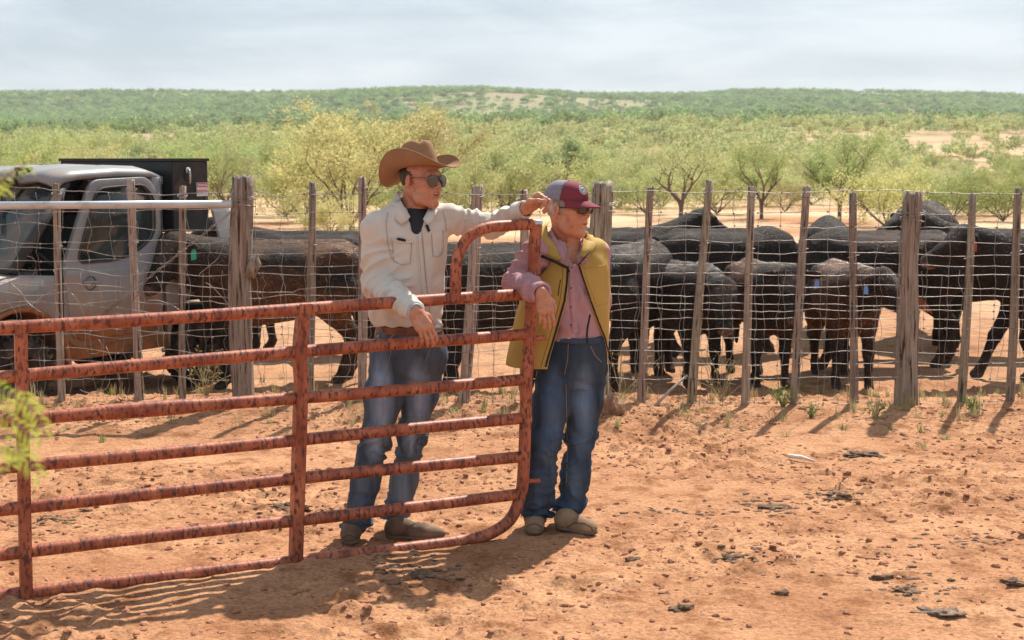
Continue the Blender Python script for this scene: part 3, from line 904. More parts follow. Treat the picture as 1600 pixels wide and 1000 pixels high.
DENIM2 = mat('dark_denim', (.032, .052, .090), (.08, .118, .18), scale=3.5, rough=.9, bump=.25, bscale=330, c3=(.13, .18, .25), s3=2.6, lo3=.56, hi3=.82, stretch=(1.6, 1.6, .5), bdist=.002, attr=True, crease=.9, cscale=7, cdist=.05)
STITCH = mat('tan_stitch', (.33, .22, .11), rough=.8)
LEATH = mat('brown_leather', (.14, .05, .022), (.22, .085, .04), scale=20, rough=.5, bump=.2)
BOOTM = mat('dusty_boot_leather', (.085, .05, .032), (.20, .13, .085), scale=9, rough=.8, bump=.3, bscale=60)
SHOEM = mat('tan_suede', (.22, .135, .08), (.33, .215, .13), scale=12, rough=.95, bump=.3, bscale=200)
SOLE = mat('shoe_sole', (.13, .09, .06), (.22, .16, .11), scale=12, rough=.9)
FELT = mat('brown_felt', (.25, .135, .070), (.31, .175, .095), scale=6, rough=.95, bump=.12, bscale=200, bdist=.002)
MAROON = mat('maroon_cotton', (.15, .022, .034), (.20, .035, .05), scale=9, rough=.85, bump=.12, bscale=260, bdist=.002)
MESHG = mat('grey_cap_mesh', (.13, .12, .15), (.30, .28, .32), scale=260, rough=.9, bump=.4, bscale=300, lo=.45, hi=.55, bdist=.003)
WHITEP = mat('white_patch', (.62, .62, .60), rough=.8)
INKP = mat('grey_patch_print', (.10, .13, .16), rough=.8)
LENS = mat('mirror_lens', (.10, .12, .14), rough=.06, metal=.9, spec=.8)
LENSD = mat('dark_lens', (.012, .010, .010), rough=.08, spec=.8)
METAL = mat('steel_bits', (.45, .44, .42), rough=.3, metal=.9)
TEETH = mat('teeth', (.72, .68, .58), rough=.3)
BUTTON = mat('shirt_button', (.62, .58, .52), rough=.4)

def v3(p): return (p.x, p.y, p.z)
def frame(fwd, up):
    """rotation with columns forward, left, up"""
    f = Vector(fwd).normalized(); u = Vector(up); u = (u - f * u.dot(f)).normalized(); l = u.cross(f)
    return np.array([[f.x, l.x, u.x], [f.y, l.y, u.y], [f.z, l.z, u.z]], np.float32)
def sculpt_head(F, c, R, s=1.0, mouth_open=True, old=False):
    c = np.array(c, np.float32)
    def W(p): return c + R @ (np.array(p, np.float32) * s)
    def E(p, r, k=.012, op='add', Rl=None): F.ell(W(p), np.array(r) * s, R if Rl is None else R @ Rl, k * s, op)
    def C(a, b, ra, rb, k=.01, op='add'): F.cone(W(a), W(b), ra * s, rb * s, k * s, op)
    E((-.012, 0, .035), (.097, .074, .092), .0)
    E((.028, 0, -.018), (.066, .060, .088), .03)
    E((.045, 0, -.045), (.046, .048, .060), .03)
    for sg in (-1, 1):
        C((-.012, .055*sg, -.048), (.030, .046*sg, -.084), .020, .019, .03)
        C((.030, .046*sg, -.084), (.074, .012*sg, -.106), .019, .016, .03)
        E((.060, .043*sg, -.008), (.028, .022, .020), .02)
        E((.052, .036*sg, -.045), (.030, .022, .030), .02)
        C((.088, .010*sg, -.040), (.080, .028*sg, -.064), .0075, .006, .014)     # fold beside the mouth
    E((.079, 0, -.101), (.021, .022, .018), .018)
    C((.078, -.038, .034), (.083, 0, .036), .012, .012, .015); C((.083, 0, .036), (.078, .038, .034), .012, .012, .015)
    for sg in (-1, 1): E((.101, .033*sg, .010), (.020, .018, .013), .012, 'cut')
    for sg in (-1, 1): E((.076, .032*sg, .009), (.015, .016, .014), .004)
    C((.088, 0, .022), (.112, 0, -.018), .0085, .0105, .010)
    E((.108, 0, -.022), (.014, .011, .010), .006)
    for sg in (-1, 1): E((.096, .0135*sg, -.026), (.012, .0075, .008), .006)
    E((.087, 0, -.058), (.016, .028, .022), .014)
    if mouth_open:
        C((.099, -.012, -.0485), (.099, .012, -.0485), .0055, .0055, .006)
        C((.086, -.026, -.054), (.099, -.010, -.0485), .004, .0055, .006); C((.086, .026, -.054), (.099, .010, -.0485), .004, .0055, .006)
        C((.094, -.012, -.0705), (.094, .012, -.0705), .0065, .0065, .006)
        E((.100, 0, -.0595), (.018, .022, .0062), .003, 'cut')
    else:
        C((.098, -.013, -.054), (.098, .013, -.054), .0048, .0048, .006)
        C((.096, -.013, -.0645), (.096, .013, -.0645), .0055, .0055, .006)
        E((.104, 0, -.0592), (.014, .024, .0028), .003, 'cut')
    for sg in (-1, 1):   # ears
        rl = np.array([[math.cos(.25), 0, math.sin(.25)], [0, 1, 0], [-math.sin(.25), 0, math.cos(.25)]], np.float32)
        a = .35 * sg
        ry = np.array([[math.cos(a), -math.sin(a), 0], [math.sin(a), math.cos(a), 0], [0, 0, 1]], np.float32)
        big = 1.15 if old else 1.0
        E((-.012, .083*sg, -.002), (.020*big, .0085, .034*big), .006, 'add', ry @ rl)
        E((-.006, .0905*sg, .004), (.010, .0055, .019), .004, 'cut', ry @ rl)
        E((-.004, .076*sg, -.027), (.008, .006, .010), .005)
    return W
def sculpt_hand(F, w, u, pn, thumb, curl, s=1.0, tcurl=.5, spread=.0, lastcurl=None):
    """w wrist, u towards the fingers, pn palm normal, thumb side; curl per joint (radians)"""
    w = Vector(w); u = Vector(u).normalized(); pn = Vector(pn); pn = (pn - u * pn.dot(u)).normalized()
    th = Vector(thumb); v = (th - u * th.dot(u)); v = (v - pn * v.dot(pn)).normalized()
    offs = [.030, .010, -.010, -.028]; lens = [(.046, .026, .021), (.050, .030, .022), (.046, .028, .021), (.036, .021, .019)]
    Ln = [.092, .094, .089, .082]; rad = [.0094, .0097, .0092, .0080]
    F.cone(v3(w - u*.010*s), v3(w + u*.015*s), .0245*s, .025*s, .02)
    for i in range(4):
        kn = w + (u * Ln[i] + v * offs[i]) * s
        F.cone(v3(w + v * offs[i]*.55*s + u*.005*s), v3(kn), .0165*s, .0125*s, .012)
        F.cone(v3(w + v * offs[i]*.6*s + u*.03*s + pn*.006*s), v3(kn - u*.01*s + pn*.004*s), .014*s, .011*s, .01)
        cu = curl if not lastcurl else [curl[j] + (lastcurl[j] - curl[j]) * i / 3 for j in range(3)]
        ang = 0; p = kn; r = rad[i] * s
        sp = (offs[i] / .03) * spread
        for j in range(3):
            ang += cu[j]
            d = (u * math.cos(ang) + pn * math.sin(ang) + v * sp).normalized()
            q = p + d * lens[i][j] * s
            F.cone(v3(p), v3(q), r * (1 - .08*j), r * (1 - .08*(j+1)), .003)
            F.cone(v3(p), v3(p), r * 1.04, r*1.04, .003) if j else None
            p = q
    a = w + (u*.018 + v*.020 + pn*.006)*s
    b = a + (u*.030 + v*.026 + pn*.010)*s
    c = b + (u*.030 + v*(.016 - .02*tcurl) + pn*(.004 + .018*tcurl))*s
    d = c + (u*.024 - v*(.010*tcurl) + pn*(.004 + .014*tcurl))*s
    F.chain([v3(a), v3(b), v3(c), v3(d)], [.017*s, .0135*s, .0108*s, .0088*s], .008)
    return w

def cloth(V, F, amp, freq, seed, stretch=(1, 1, 1), extra=None):
    N = vnormals(V, F)
    x, y, z = V[:, 0]*freq*stretch[0], V[:, 1]*freq*stretch[1], V[:, 2]*freq*stretch[2]
    w = fbm(x*.35, y*.35, z*.35, 2, seed+9) * 2.2
    d = (ridged(x + w, y + w*.7, z - w, 2, seed) - .62) * amp
    if extra is not None: d = d + extra(V, N)
    return V + N * d[:, None]
def skin_colors(V, blobs):
    c = np.ones((len(V), 3), np.float32)
    for p, r, col in blobs:
        d = np.linalg.norm((V - np.array(p, np.float32)) / np.array(r, np.float32), axis=1)
        w = np.clip(1.5 - d, 0, 1)[:, None]
        c = c * (1 - w) + np.array(col, np.float32) * w
    return c
def finish(name, Fd, material, parent, base, amp=0, freq=10, seed=1, stretch=(1, 1, 1), extra=None, smooth=0, colors=None, keep=None):
    V, F = Fd.mesh()
    if smooth: V = relax(V, F, smooth)
    if amp or extra is not None: V = cloth(V, F, amp, freq, seed, stretch, extra).astype(np.float32)
    cols = colors(V) if colors else None
    if keep is not None:
        k = keep(V[F].mean(1)); F = F[k]
    me = make_mesh(name, V - np.array(base, np.float32), F, material, True, cols)
    o = link(name, me, parent)
    bv = BVHTree.FromPolygons([Vector(v) for v in V.tolist()], F.tolist())
    return o, bv
ORI = Vector((0, 0, CAMH))
def hit(bv, px, py, off=.002):
    h = bv.ray_cast(ORI, ray(px, py).normalized())
    if h[0] is None: return None
    n = h[1]
    if n.dot(ray(px, py)) > 0: n = -n
    return h[0] + n * off, n
def strip_on(bv, pix, width, thick=.0015, off=.002, sub=5):
    """a thin raised band laid over a surface along a pixel polyline"""
    pts = []
    for i in range(len(pix) - 1):
        for k in range(sub):
            t = k / sub; pts.append((pix[i][0]*(1-t) + pix[i+1][0]*t, pix[i][1]*(1-t) + pix[i+1][1]*t))
    pts.append(pix[-1])
    hs = [hit(bv, *q, off=off) for q in pts]; hs = [h for h in hs if h]
    mb = MB()
    if len(hs) < 2: return mb
    vs_, n = [], len(hs)
    for i, (p, nn) in enumerate(hs):
        d = (hs[min(i+1, n-1)][0] - hs[max(i-1, 0)][0])
        if d.length < 1e-6: d = Vector((0, 0, 1))
        s_ = d.normalized().cross(nn).normalized() * width * .5
        vs_ += [p - s_ - nn * thick, p - s_ + nn * thick*.4, p + nn * thick, p + s_ + nn * thick*.4, p + s_ - nn * thick]
    fs = []
    for i in range(n - 1):
        for k in range(4): fs.append([i*5+k, i*5+k+1, (i+1)*5+k+1, (i+1)*5+k])
    fs += [[0, 1, 2, 3, 4], [(n-1)*5+k for k in (4, 3, 2, 1, 0)]]
    return mb.add(vs_, fs)
def patch_on(bv, poly, off=.003, thick=.003, nu=7):
    """quilt over a surface from 4 pixel corners (a pocket)"""
    a, b, c, d = [Vector((*q, 0)) for q in poly]
    g = []
    for i in range(nu + 1):
        for j in range(nu + 1):
            q = a.lerp(b, i/nu).lerp(d.lerp(c, i/nu), j/nu); h = hit(bv, q.x, q.y, off)
            if not h: return MB()
            e = min(i, nu-i, j, nu-j)
            g.append(h[0] + h[1] * (thick if e > 0 else -thick*.4))
    mb = MB()
    mb.add(g, [[i*(nu+1)+j, (i+1)*(nu+1)+j, (i+1)*(nu+1)+j+1, i*(nu+1)+j+1] for i in range(nu) for j in range(nu)])
    return mb
def disc_on(bv, px, py, r, off=.004, n=10):
    h = hit(bv, px, py, off); mb = MB()
    if not h: return mb
    mb.lathe([(0, .0022), (r*.7, .0025), (r, .001), (r, -.003)], h[0], h[1], n)
    return mb
def glasses(W, R, parent, aviator=True, s=1.0):
    mat_l = LENS if aviator else LENSD
    o = None
    fr = MB()
    for sg in (-1, 1):
        n = 22; rim = []
        for k in range(n):
            a = 2*math.pi*k/n
            y = math.cos(a); z = math.sin(a)
            if aviator: hw = .0315; hh = .026 if z > 0 else .031; y2 = y * (1.0 - .15 * max(0, -z)); zz = z*hh - .003
            else: hw = .028; hh = .018; y2 = math.copysign(abs(y)**.6, y); zz = math.copysign(abs(z)**.6, z)*hh
            yy = sg*.0335 + y2*hw*.97
            rim.append(W((.112 - 3.0*(yy**2) - .10*abs(zz), yy, .008 + zz)))
        c = sum((Vector(p) for p in rim), Vector()) / n + Vector(R[:, 0].tolist())*.002
        mb = MB(); mb.add([v3(c)] + [v3(Vector(p)) for p in rim], [[0, 1+k, 1+(k+1) % n] for k in range(n)])
        mb.build('lens', mat_l, parent)
        fr.tube([Vector(p) for p in rim + rim[:2]], .0013 if aviator else .0022, 5)
        fr.tube([Vector(W(p)) for p in ((.092, sg*.063, .018), (.06, sg*.075, .017), (-.004, sg*.083, .013), (-.022, sg*.082, .0))], .0015 if aviator else .0028, 5)
    fr.tube([Vector(W(p)) for p in ((.1075, -.008, .018), (.110, 0, .020), (.1075, .008, .018))], .0014, 5)
    fr.tube([Vector(W(p)) for p in ((.107, -.012, .027), (.109, 0, .028), (.107, .012, .027))], .0012, 5)
    fr.build('frame', mat('gunmetal', (.08, .08, .085), rough=.35, metal=.8) if aviator else BLACKC, parent)

# ---------------------------------------------------------------- the man in the felt hat
YM = 6.90
man = empty('person', G(610, 850))
man.location.z = 0
MBASE = man.location
tag(man, 'man in brown felt hat, mirrored sunglasses, cream shirt and jeans, arm along the gate', 'person')
def L1(px, py, Y): return v3(P(px, py, Y))
# joints
sR, eR, wR = P(589, 357, 6.86), P(588, 444, 6.84), P(647, 485, 6.51)
sL, eL, wL = P(706, 342, 7.00), P(768, 354, 7.10), P(819, 328, 6.87)
hipR, hipL = P(612, 540, 6.90), P(668, 540, 6.97)
kR, kL = P(588, 680, 6.84), P(646, 675, 6.96)
aR, aL = P(553, 822, 6.76), P(618, 822, 6.98)
headc = P(659, 283, 6.93)
hf = Vector((math.cos(RAD(40)), -math.sin(RAD(40)), -.02)); HR = frame(hf, (0.03, 0, 1)); HS = 1.02
neck = P(650, 330, 6.96)
Fb = Field((-.95, 6.30, .02), (.28, 7.28, 1.93), .0034)
W = sculpt_head(Fb, headc, HR, HS, True)
Fb.cone(W((-.035, 0, -.03)), v3(P(646, 345, 6.97)), .060, .066, .03)
Fb.cone(v3(P(646, 345, 6.97)), v3(P(642, 370, 6.95)), .068, .09, .03)
Fb.cone(v3(P(642, 370, 6.95)), v3(P(638, 500, 6.93)), .10, .09, .05)
for s_, e_, w_ in ((sR, eR, wR), (sL, eL, wL)):
    Fb.cone(v3(P(642, 368, 6.95)), v3(s_), .06, .045, .04); Fb.chain([v3(s_), v3(s_.lerp(e_, .9)), v3(e_.lerp(w_, .25)), v3(w_)], [.034, .026, .024, .024], .02)
for h_, k_, a_ in ((hipR, kR, aR), (hipL, kL, aL)):
    Fb.cone(v3(P(638, 500, 6.93)), v3(h_), .08, .07, .05); Fb.chain([v3(h_), v3(k_), v3(a_)], [.065, .045, .033], .03)
    Fb.cone(v3(a_), v3(a_ + Vector((.0, -.05, -.03))), .033, .03, .02)
sculpt_hand(Fb, wR, Vector((.52, -.2, -.83)), Vector((-.35, .92, -.30)), Vector((.8, .2, .5)), (.35, .55, .35), 1.06, .5, .03)
sculpt_hand(Fb, wL, Vector((.80, -.12, .58)), Vector((.45, -.62, -.64)), Vector((-.3, -.75, .5)), (1.15, 1.2, .6), 1.12, .9, .0)
mouthp = W((.100, 0, -.060))
body, bvb = finish('body', Fb, SKIN, man, MBASE, smooth=1, colors=lambda V: skin_colors(V, [
    (W((.098, 0, -.0695)), (.016, .016, .007), (.82, .55, .55)), (W((.10, 0, -.0485)), (.016, .016, .006), (.80, .55, .52)),
    (W((.105, 0, -.018)), (.02, .02, .02), (1.0, .82, .78)), (W((.06, -.045, -.015)), (.03, .03, .03), (1.0, .86, .82))]))
tm = MB(); tm.tube([Vector(W(p)) for p in ((.086, -.017, -.056), (.0935, -.008, -.0555), (.0945, 0, -.0555), (.0935, .008, -.0555), (.086, .017, -.056))], .0032, 6)
tm.build('teeth', TEETH, man)
# hair: short, dark, round the back and sides
Fh = Field(np.array(headc) - .15, np.array(headc) + .16, .0035)
Fh.ell(W((-.022, 0, .022)), np.array((.097, .0765, .085)) * HS, HR, 0)
fw = HR[:, 0]
Fh.ell(W((.120, 0, -.02)), np.array((.092, .10, .10)), HR, .01, 'cut')
Fh.ell(W((.0, 0, -.092)), np.array((.13, .12, .068)), HR, .01, 'cut')
for sg in (-1, 1): Fh.ell(W((-.008, .088*sg, -.006)), np.array((.030, .026, .038)), HR, .006, 'cut')
finish('hair', Fh, HAIRD, man, MBASE, .004, 60, 3)
sg_ = empty('sunglasses', (0, 0, 0)); sg_.parent = man
glasses(W, HR, sg_, True)
# hat: brim with curled sides, pinched crown
def felt_hat():
    hat = empty('cowboy_hat'); hat.parent = man
    tilt = Matrix.Rotation(RAD(12), 3, 'Y'); roll = Matrix.Rotation(RAD(-3), 3, 'X')
    HM = Matrix([list(map(float, r)) for r in HR]); c = Vector(W((-.018, 0, .040)))
    def T(x, y, z): return c + HM @ (roll @ (tilt.transposed() @ Vector((x, y, z))))
    n = 72; A, B = .102, .084; V = []; rows = []
    prof = [(1.0, .028), (.985, .05), (.95, .080), (.89, .108), (.81, .138), (.67, .152), (.45, .150), (.2, .140), (.0, .136)]
    nb = 12
    for i in range(nb, -1, -1):        # brim from the edge inwards
        t = i / nb; row = []
        for k in range(n):
            a = 2*math.pi*k/n; ca, sa = math.cos(a), math.sin(a)
            ra = A + (.112 + (.012 if ca > 0 else .006)) * t; rb = B + .118 * t - .040 * t * t
            z = .098 * (t**1.7) * abs(sa)**2.2 - (.030 if ca < 0 else .016) * t**1.4 * abs(ca)**3 + .022 * (1 - t)**2
            row.append(T(ra*ca, rb*sa, z + .004 * math.sin(3*a) * t))
        rows.append(row)
    for f, z in prof[1:]:
        row = []
        for k in range(n):
            a = 2*math.pi*k/n; ca, sa = math.cos(a), math.sin(a)
            fr = 1 - .16 * max(0, ca)**2 * min(1, max(0, (z - .03) / .06))
            x, y = A*f*ca, B*f*sa*fr
            d = 0
            if z > .09:
                d = -.020 * math.exp(-(y/.020)**2) * (1 if x < .05 else .55)
                d -= .020 * math.exp(-((x-.052)/.026)**2 - ((abs(y)-.034)/.018)**2)
                d += .012 * (x / A)
            row.append(T(x, y, z + d))
        rows.append(row)
    vs_ = [v3(p) for r in rows for p in r]
    fs = [[i*n+k, i*n+(k+1) % n, (i+1)*n+(k+1) % n, (i+1)*n+k] for i in range(len(rows)-1) for k in range(n)]
    mb = MB(); mb.add(vs_, fs); o = mb.build('felt', FELT, hat, origin=MBASE)
    sm = o.modifiers.new('thick', 'SOLIDIFY'); sm.thickness = .0035; sm.offset = 0
    sb = o.modifiers.new('sub', 'SUBSURF'); sb.levels = 1; sb.render_levels = 1
    bd = MB(); bd.tube([T((A+.002)*math.cos(a), (B+.002)*math.sin(a) * (1 - .02*max(0, math.cos(a))**2), .033) for a in np.linspace(0, 2*math.pi, 60)], .0055, 6)
    bd.build('hat_band', mat('hat_cord', (.16, .08, .04), (.25, .14, .08), scale=40, rough=.8), hat, origin=MBASE)
    ed = MB(); ed.tube([rows[0][k] for k in list(range(n)) + [0]], .0028, 5); ed.build('brim_edge', FELT, hat, origin=MBASE)
felt_hat()
# undershirt
Fu = Field(np.array(P(640, 365, 6.95)) - .16, np.array(P(640, 365, 6.95)) + .16, .005)
Fu.cone(v3(P(647, 346, 6.955)), v3(P(645, 364, 6.945)), .086, .108, .02); Fu.cone(v3(P(645, 364, 6.945)), v3(P(640, 400, 6.93)), .112, .118, .02)
finish('undershirt', Fu, mat('charcoal_tee', (.03, .032, .035), rough=.9), man, MBASE)
# shirt
ty = RAD(20)
Fs = Field((-.93, 6.34, .98), (.18, 7.32, 1.68), .005)
def zz(py, Y=6.92): return P(0, py, Y).z
def sec(px, py, a, b, Y=6.93): p = P(px, py, Y); return (p.z, p.x, p.y, a, b)
Fs.loft(sorted([sec(638, 506, .160, .118), sec(636, 494, .178, .134), sec(634, 470, .182, .135), sec(636, 430, .182, .134), sec(637, 395, .190, .134, 6.94),
               sec(639, 365, .190, .122, 6.94), sec(643, 345, .150, .100, 6.95), sec(646, 330, .085, .075, 6.96)]), 2, ty, 0, 2.3)
Fs.cone(v3(P(640, 352, 6.95)), v3(sR), .075, .066, .05); Fs.cone(v3(P(650, 348, 6.96)), v3(sL), .070, .062, .05)
Fs.cone(v3(P(637, 326, 6.98)), v3(sR.lerp(P(637, 326, 6.98), .3)), .062, .060, .05); Fs.cone(v3(P(655, 326, 6.98)), v3(sL.lerp(P(655, 326, 6.98), .3)), .055, .055, .05)
Fs.chain([v3(sR), v3(sR.lerp(eR, .5)), v3(eR), v3(eR.lerp(wR, .5)), v3(eR.lerp(wR, .93))], [.072, .070, .064, .058, .047], .03)
Fs.chain([v3(sL), v3(sL.lerp(eL, .5)), v3(eL), v3(eL.lerp(wL, .5)), v3(eL.lerp(wL, .96))], [.066, .062, .057, .050, .042], .03)
for a_, b_ in ((eR.lerp(wR, .82), eR.lerp(wR, .95)), (eL.lerp(wL, .86), eL.lerp(wL, .985))): Fs.cone(v3(a_), v3(b_), .047, .044, .006)
# trim: open cuffs, neck hole
def carve_end(F, a, b, t, r, L=.10):
    q = a.lerp(b, t); d = (b - a).normalized(); F.cone(v3(q), v3(q + d * L), r, r, 0, 'cut')
carve_end(Fs, eR, wR, 1.045, .040); carve_end(Fs, eL, wL, 1.05, .038)
Fs.cone(v3(P(646, 352, 6.955)), W((-.03, 0, -.05)), .0745, .080, .0, 'cut')
# front V opening at the collar
for q0, q1, r0, r1 in (((653, 320, 6.88), (650, 358, 6.84), .060, .030),): Fs.cone(v3(P(*q0)), v3(P(*q1)), r0, r1, .004, 'cut')
def folds_shirt(V, N):
    d = np.zeros(len(V), np.float32)
    def rings(c0, c1, r, n, amp, ph=0, tw_=0):     # compression folds along an axis
        c0n, c1n = np.array(c0, np.float32), np.array(c1, np.float32); ab = c1n - c0n; L = np.linalg.norm(ab); ab = ab / L
        q = V - c0n; t = q @ ab; rad = np.linalg.norm(q - t[:, None]*ab, axis=1)
        w = np.exp(-((t - L/2)/(L*.5))**4) * np.clip((r*1.6 - rad)/(r*.4), 0, 1)
        u = t / L * n * 2*math.pi + ph + 7.0 * (fbm(V[:, 0]*7, V[:, 1]*7, V[:, 2]*7, 2, 91) - .5) * 2 + tw_ * q[:, 0]
        return amp * w * (np.abs(np.sin(u*.5)) * -2 + 1.2)
    d += rings(sR.lerp(eR, .35), eR.lerp(wR, .35), .09, 5, .0075, 0, 20)
    d += rings(eR.lerp(wR, .30), wR, .07, 4, .0060, 1, 20)
    d += rings(sL, eL, .08, 4, .0065, 1, 24); d += rings(eL, wL, .07, 4, .0050, 1, 24)
    z0 = zz(505); d += .006 * np.exp(-((V[:, 2] - z0 - .03)/.05)**2) * (np.sin(V[:, 0]*85 + 3*np.sin(V[:, 2]*30)) )
    d += .011 * (ridged(V[:, 0]*7 + V[:, 2]*5, V[:, 1]*6, V[:, 2]*3.5 - V[:, 0]*3, 2, 33) - .5) * (V[:, 2] < zz(345))
    return d
shirt, bvs = finish('shirt', Fs, SHIRT, man, MBASE, .013, 8, 5, (1, 1, .7), folds_shirt, 1)
def rel(mb, name, m, par=man, **k):
    if mb.V: return mb.build(name, m, par, origin=MBASE if par is not body else MBASE, **k)
# collar: two folded points
def collar(c_pts, name, m, base, par, thick=.004):
    mb = MB(); vs_ = []
    for top, bot in c_pts: vs_ += [top, bot]
    n = len(c_pts); mb.add([v3(Vector(p)) for p in vs_], [[2*i, 2*i+2, 2*i+3, 2*i+1] for i in range(n-1)])
    o = mb.build(name, m, par, origin=base); sm = o.modifiers.new('t', 'SOLIDIFY'); sm.thickness = thick; sm.offset = 1
    return o
collar([(P(640, 302, 7.08), P(630, 315, 7.11)), (P(622, 298, 7.00), P(611, 314, 7.02)), (P(621, 301, 6.94), P(608, 322, 6.92)), (P(625, 311, 6.895), P(612, 333, 6.855)), (P(631, 322, 6.865), P(618, 343, 6.82)), (P(637, 331, 6.845), P(627, 350, 6.80)), (P(641, 338, 6.83), P(634, 346, 6.805))], 'collar', SHIRT, MBASE, man)
collar([(P(672, 312, 7.02), P(684, 318, 7.03)), (P(671, 320, 6.94), P(684, 328, 6.93)), (P(668, 329, 6.88), P(680, 338, 6.86)), (P(664, 337, 6.84), P(675, 347, 6.82)), (P(661, 343, 6.83), P(668, 351, 6.80))], 'collar', SHIRT, MBASE, man)
rel(strip_on(bvs, [(653, 352), (657, 400), (660, 440), (665, 475), (668, 500)], .030, .002, .002, 8), 'placket', SHIRT)
rel(strip_on(bvs, [(658.5, 356), (662.5, 400), (665.5, 440), (670, 475), (672.5, 500)], .0022, .001, .003, 8), 'seam', mat('seam_shadow', (.33, .29, .25), rough=.9))  # dark strip draws the shade along the placket edge
for q in ((657, 385), (660, 416), (664, 446), (668, 478)): rel(disc_on(bvs, *q, .0058), 'button', BUTTON)
rel(patch_on(bvs, ((613, 377), (643, 379), (641, 414), (615, 409)), .002, .004), 'pocket', SHIRT)
rel(patch_on(bvs, ((674, 364), (692, 358), (692, 396), (676, 402)), .002, .004), 'pocket', SHIRT)
SEAMS = mat('shirt_seam', (.36, .31, .26), rough=.9)
for pl_ in ([(613, 379), (615, 408), (628, 414), (641, 411), (643, 380)], [(674, 366), (676, 400), (684, 402), (692, 394), (692, 360)], [(606, 332), (603, 350), (606, 380), (612, 405)], [(652, 360), (655, 400), (658, 440), (663, 475), (666, 498)], [(692, 330), (696, 345), (697, 362)]):
    rel(strip_on(bvs, pl_, .0020, .001, .0035, 8), 'seam', SEAMS)
rel(strip_on(bvs, [(611, 374), (628, 379), (645, 378)], .012, .003, .004), 'pocket_flap', SHIRT)
rel(strip_on(bvs, [(621, 373), (633, 376)], .012, .006, .008), 'pocket_glasses', BLACKC)
rel(strip_on(bvs, [(666, 352), (670, 362)], .012, .004, .006), 'pocket_pen', BLACKC)
# belt and jeans
DZ = -.0
Fj = Field((-.98, 6.62, .07), (-.22, 7.22, 1.10), .005)
bx = P(640, 512, 6.93)
Fj.loft(sorted([sec(640, 512, .158, .115), sec(640, 530, .172, .128), sec(640, 552, .182, .138), sec(641, 575, .155, .122), sec(642, 600, .09, .08)]), 2, ty, 0, 2.2)
for h_, k_, a_, r in ((P(611, 560, 6.89), kR, P(556, 824, 6.77), (.100, .086, .070, .064, .070)), (P(667, 560, 6.98), kL, P(617, 818, 6.97), (.096, .082, .066, .062, .070))):
    Fj.chain([v3(h_), v3(h_.lerp(k_, .5)), v3(k_), v3(k_.lerp(a_, .5)), v3(a_)], r, .045)
    Fj.cone(v3(a_), v3(a_ + Vector((0, -.005, -.035))), r[-1], r[-1] + .004, .01); Fj.cone(v3(a_ + Vector((0, 0, -.075))), v3(a_ + Vector((0, 0, -.17))), .08, .08, 0, 'cut')
def fade_highlight(legs, amt):  # worn thighs and knees lighter; also paints their highlights into the denim
    def f(V):
        m = np.zeros(len(V), np.float32)
        for h_, k_, a_ in legs:
            for p, r, w in ((np.array(h_)*.45 + np.array(k_)*.55 + np.array((0, -.09, 0)), (.055, .12, .20), 1.0), (np.array(k_) + np.array((0, -.09, -.02)), (.05, .12, .09), .7), (np.array(k_)*.4 + np.array(a_)*.6 + np.array((0, -.08, 0)), (.04, .12, .14), .35)):
                q = np.linalg.norm((V - p) / np.array(r), axis=1); m = np.maximum(m, np.clip(1.25 - q, 0, 1) * w)
        n = fbm(V[:, 0]*14, V[:, 1]*14, V[:, 2]*5, 3, 5); wear = .5 * fbm(V[:, 0]*70, V[:, 1]*70, V[:, 2]*9, 2, 6)
        k = .50 + m * amt * 1.25 * (.5 + n) + wear*.35
        return np.stack([k, k*.99, k*.96], 1)
    return f
def folds_jeans(legs, zk, amp=1.0):
    def f(V, N):
        d = np.zeros(len(V), np.float32)
        for k_, a_ in legs:
            kn, an = np.array(k_), np.array(a_)
            near = np.exp(-(((V[:, 0]-np.interp(V[:, 2], [an[2], kn[2]], [an[0], kn[0]]))/.11)**4))
            w = (fbm(V[:, 0]*9, V[:, 1]*9, V[:, 2]*9, 2, 71) - .5)
            t = V[:, 2]
            stack = np.exp(-((t - an[2] - .03)/.10)**2)
            d += near * stack * .013 * (np.abs(np.sin(t*52 + w*9 + V[:, 0]*10)) * -2 + 1.1)
            kb = np.exp(-((t - kn[2] + .05)/.10)**2)
            d += near * kb * .010 * (np.abs(np.sin(t*38 + w*10 - V[:, 0]*16)) * -2 + 1.1)
        hp = np.exp(-((V[:, 2] - zk)/.06)**2)
        d += hp * .004 * np.sin(V[:, 0]*40 + V[:, 2]*70 + 4*fbm(V[:, 0]*8, V[:, 1]*8, V[:, 2]*8, 2, 72))
        d += .010 * (ridged(V[:, 0]*5, V[:, 1]*5, V[:, 2]*2.2 + V[:, 0]*3, 2, 73) - .55)
        return d * amp
    return f
jeans, bvj = finish('jeans', Fj, DENIM, man, MBASE, .005, 11, 15, (1, 1, .6), folds_jeans(((kR, aR), (kL, aL)), P(0, 590, 6.9).z), 1, colors=fade_highlight(((hipR, kR, aR), (hipL, kL, aL)), 1.5))
Fbe = Field(np.array(bx) - (.24, .22, .06), np.array(bx) + (.24, .22, .06), .004)
bz = P(640, 513, 6.93).z
Fbe.loft([(bz - .019, bx.x, bx.y, .1665, .1235), (bz + .019, bx.x, bx.y, .1665, .1235)], 2, ty, 0, 2.2)
finish('belt', Fbe, LEATH, man, MBASE)
rel(MB().lathe([(0, .005), (.016, .005), (.022, .002), (.022, -.004)], P(684, 512, 6.80), Vector((.35, -.93, 0)), 16), 'buckle', METAL)
rel(strip_on(bvj, [(584, 522), (596, 532), (608, 530), (617, 522)], .004, .0015, .003), 'pocket_seam', STITCH)
rel(strip_on(bvj, [(612, 545), (600, 600), (598, 650)], .0022, .001, .0015, 8), 'side_seam', STITCH)
rel(strip_on(bvj, [(671, 518), (672, 545), (664, 566)], .0024, .001, .002, 8), 'fly_seam', STITCH)
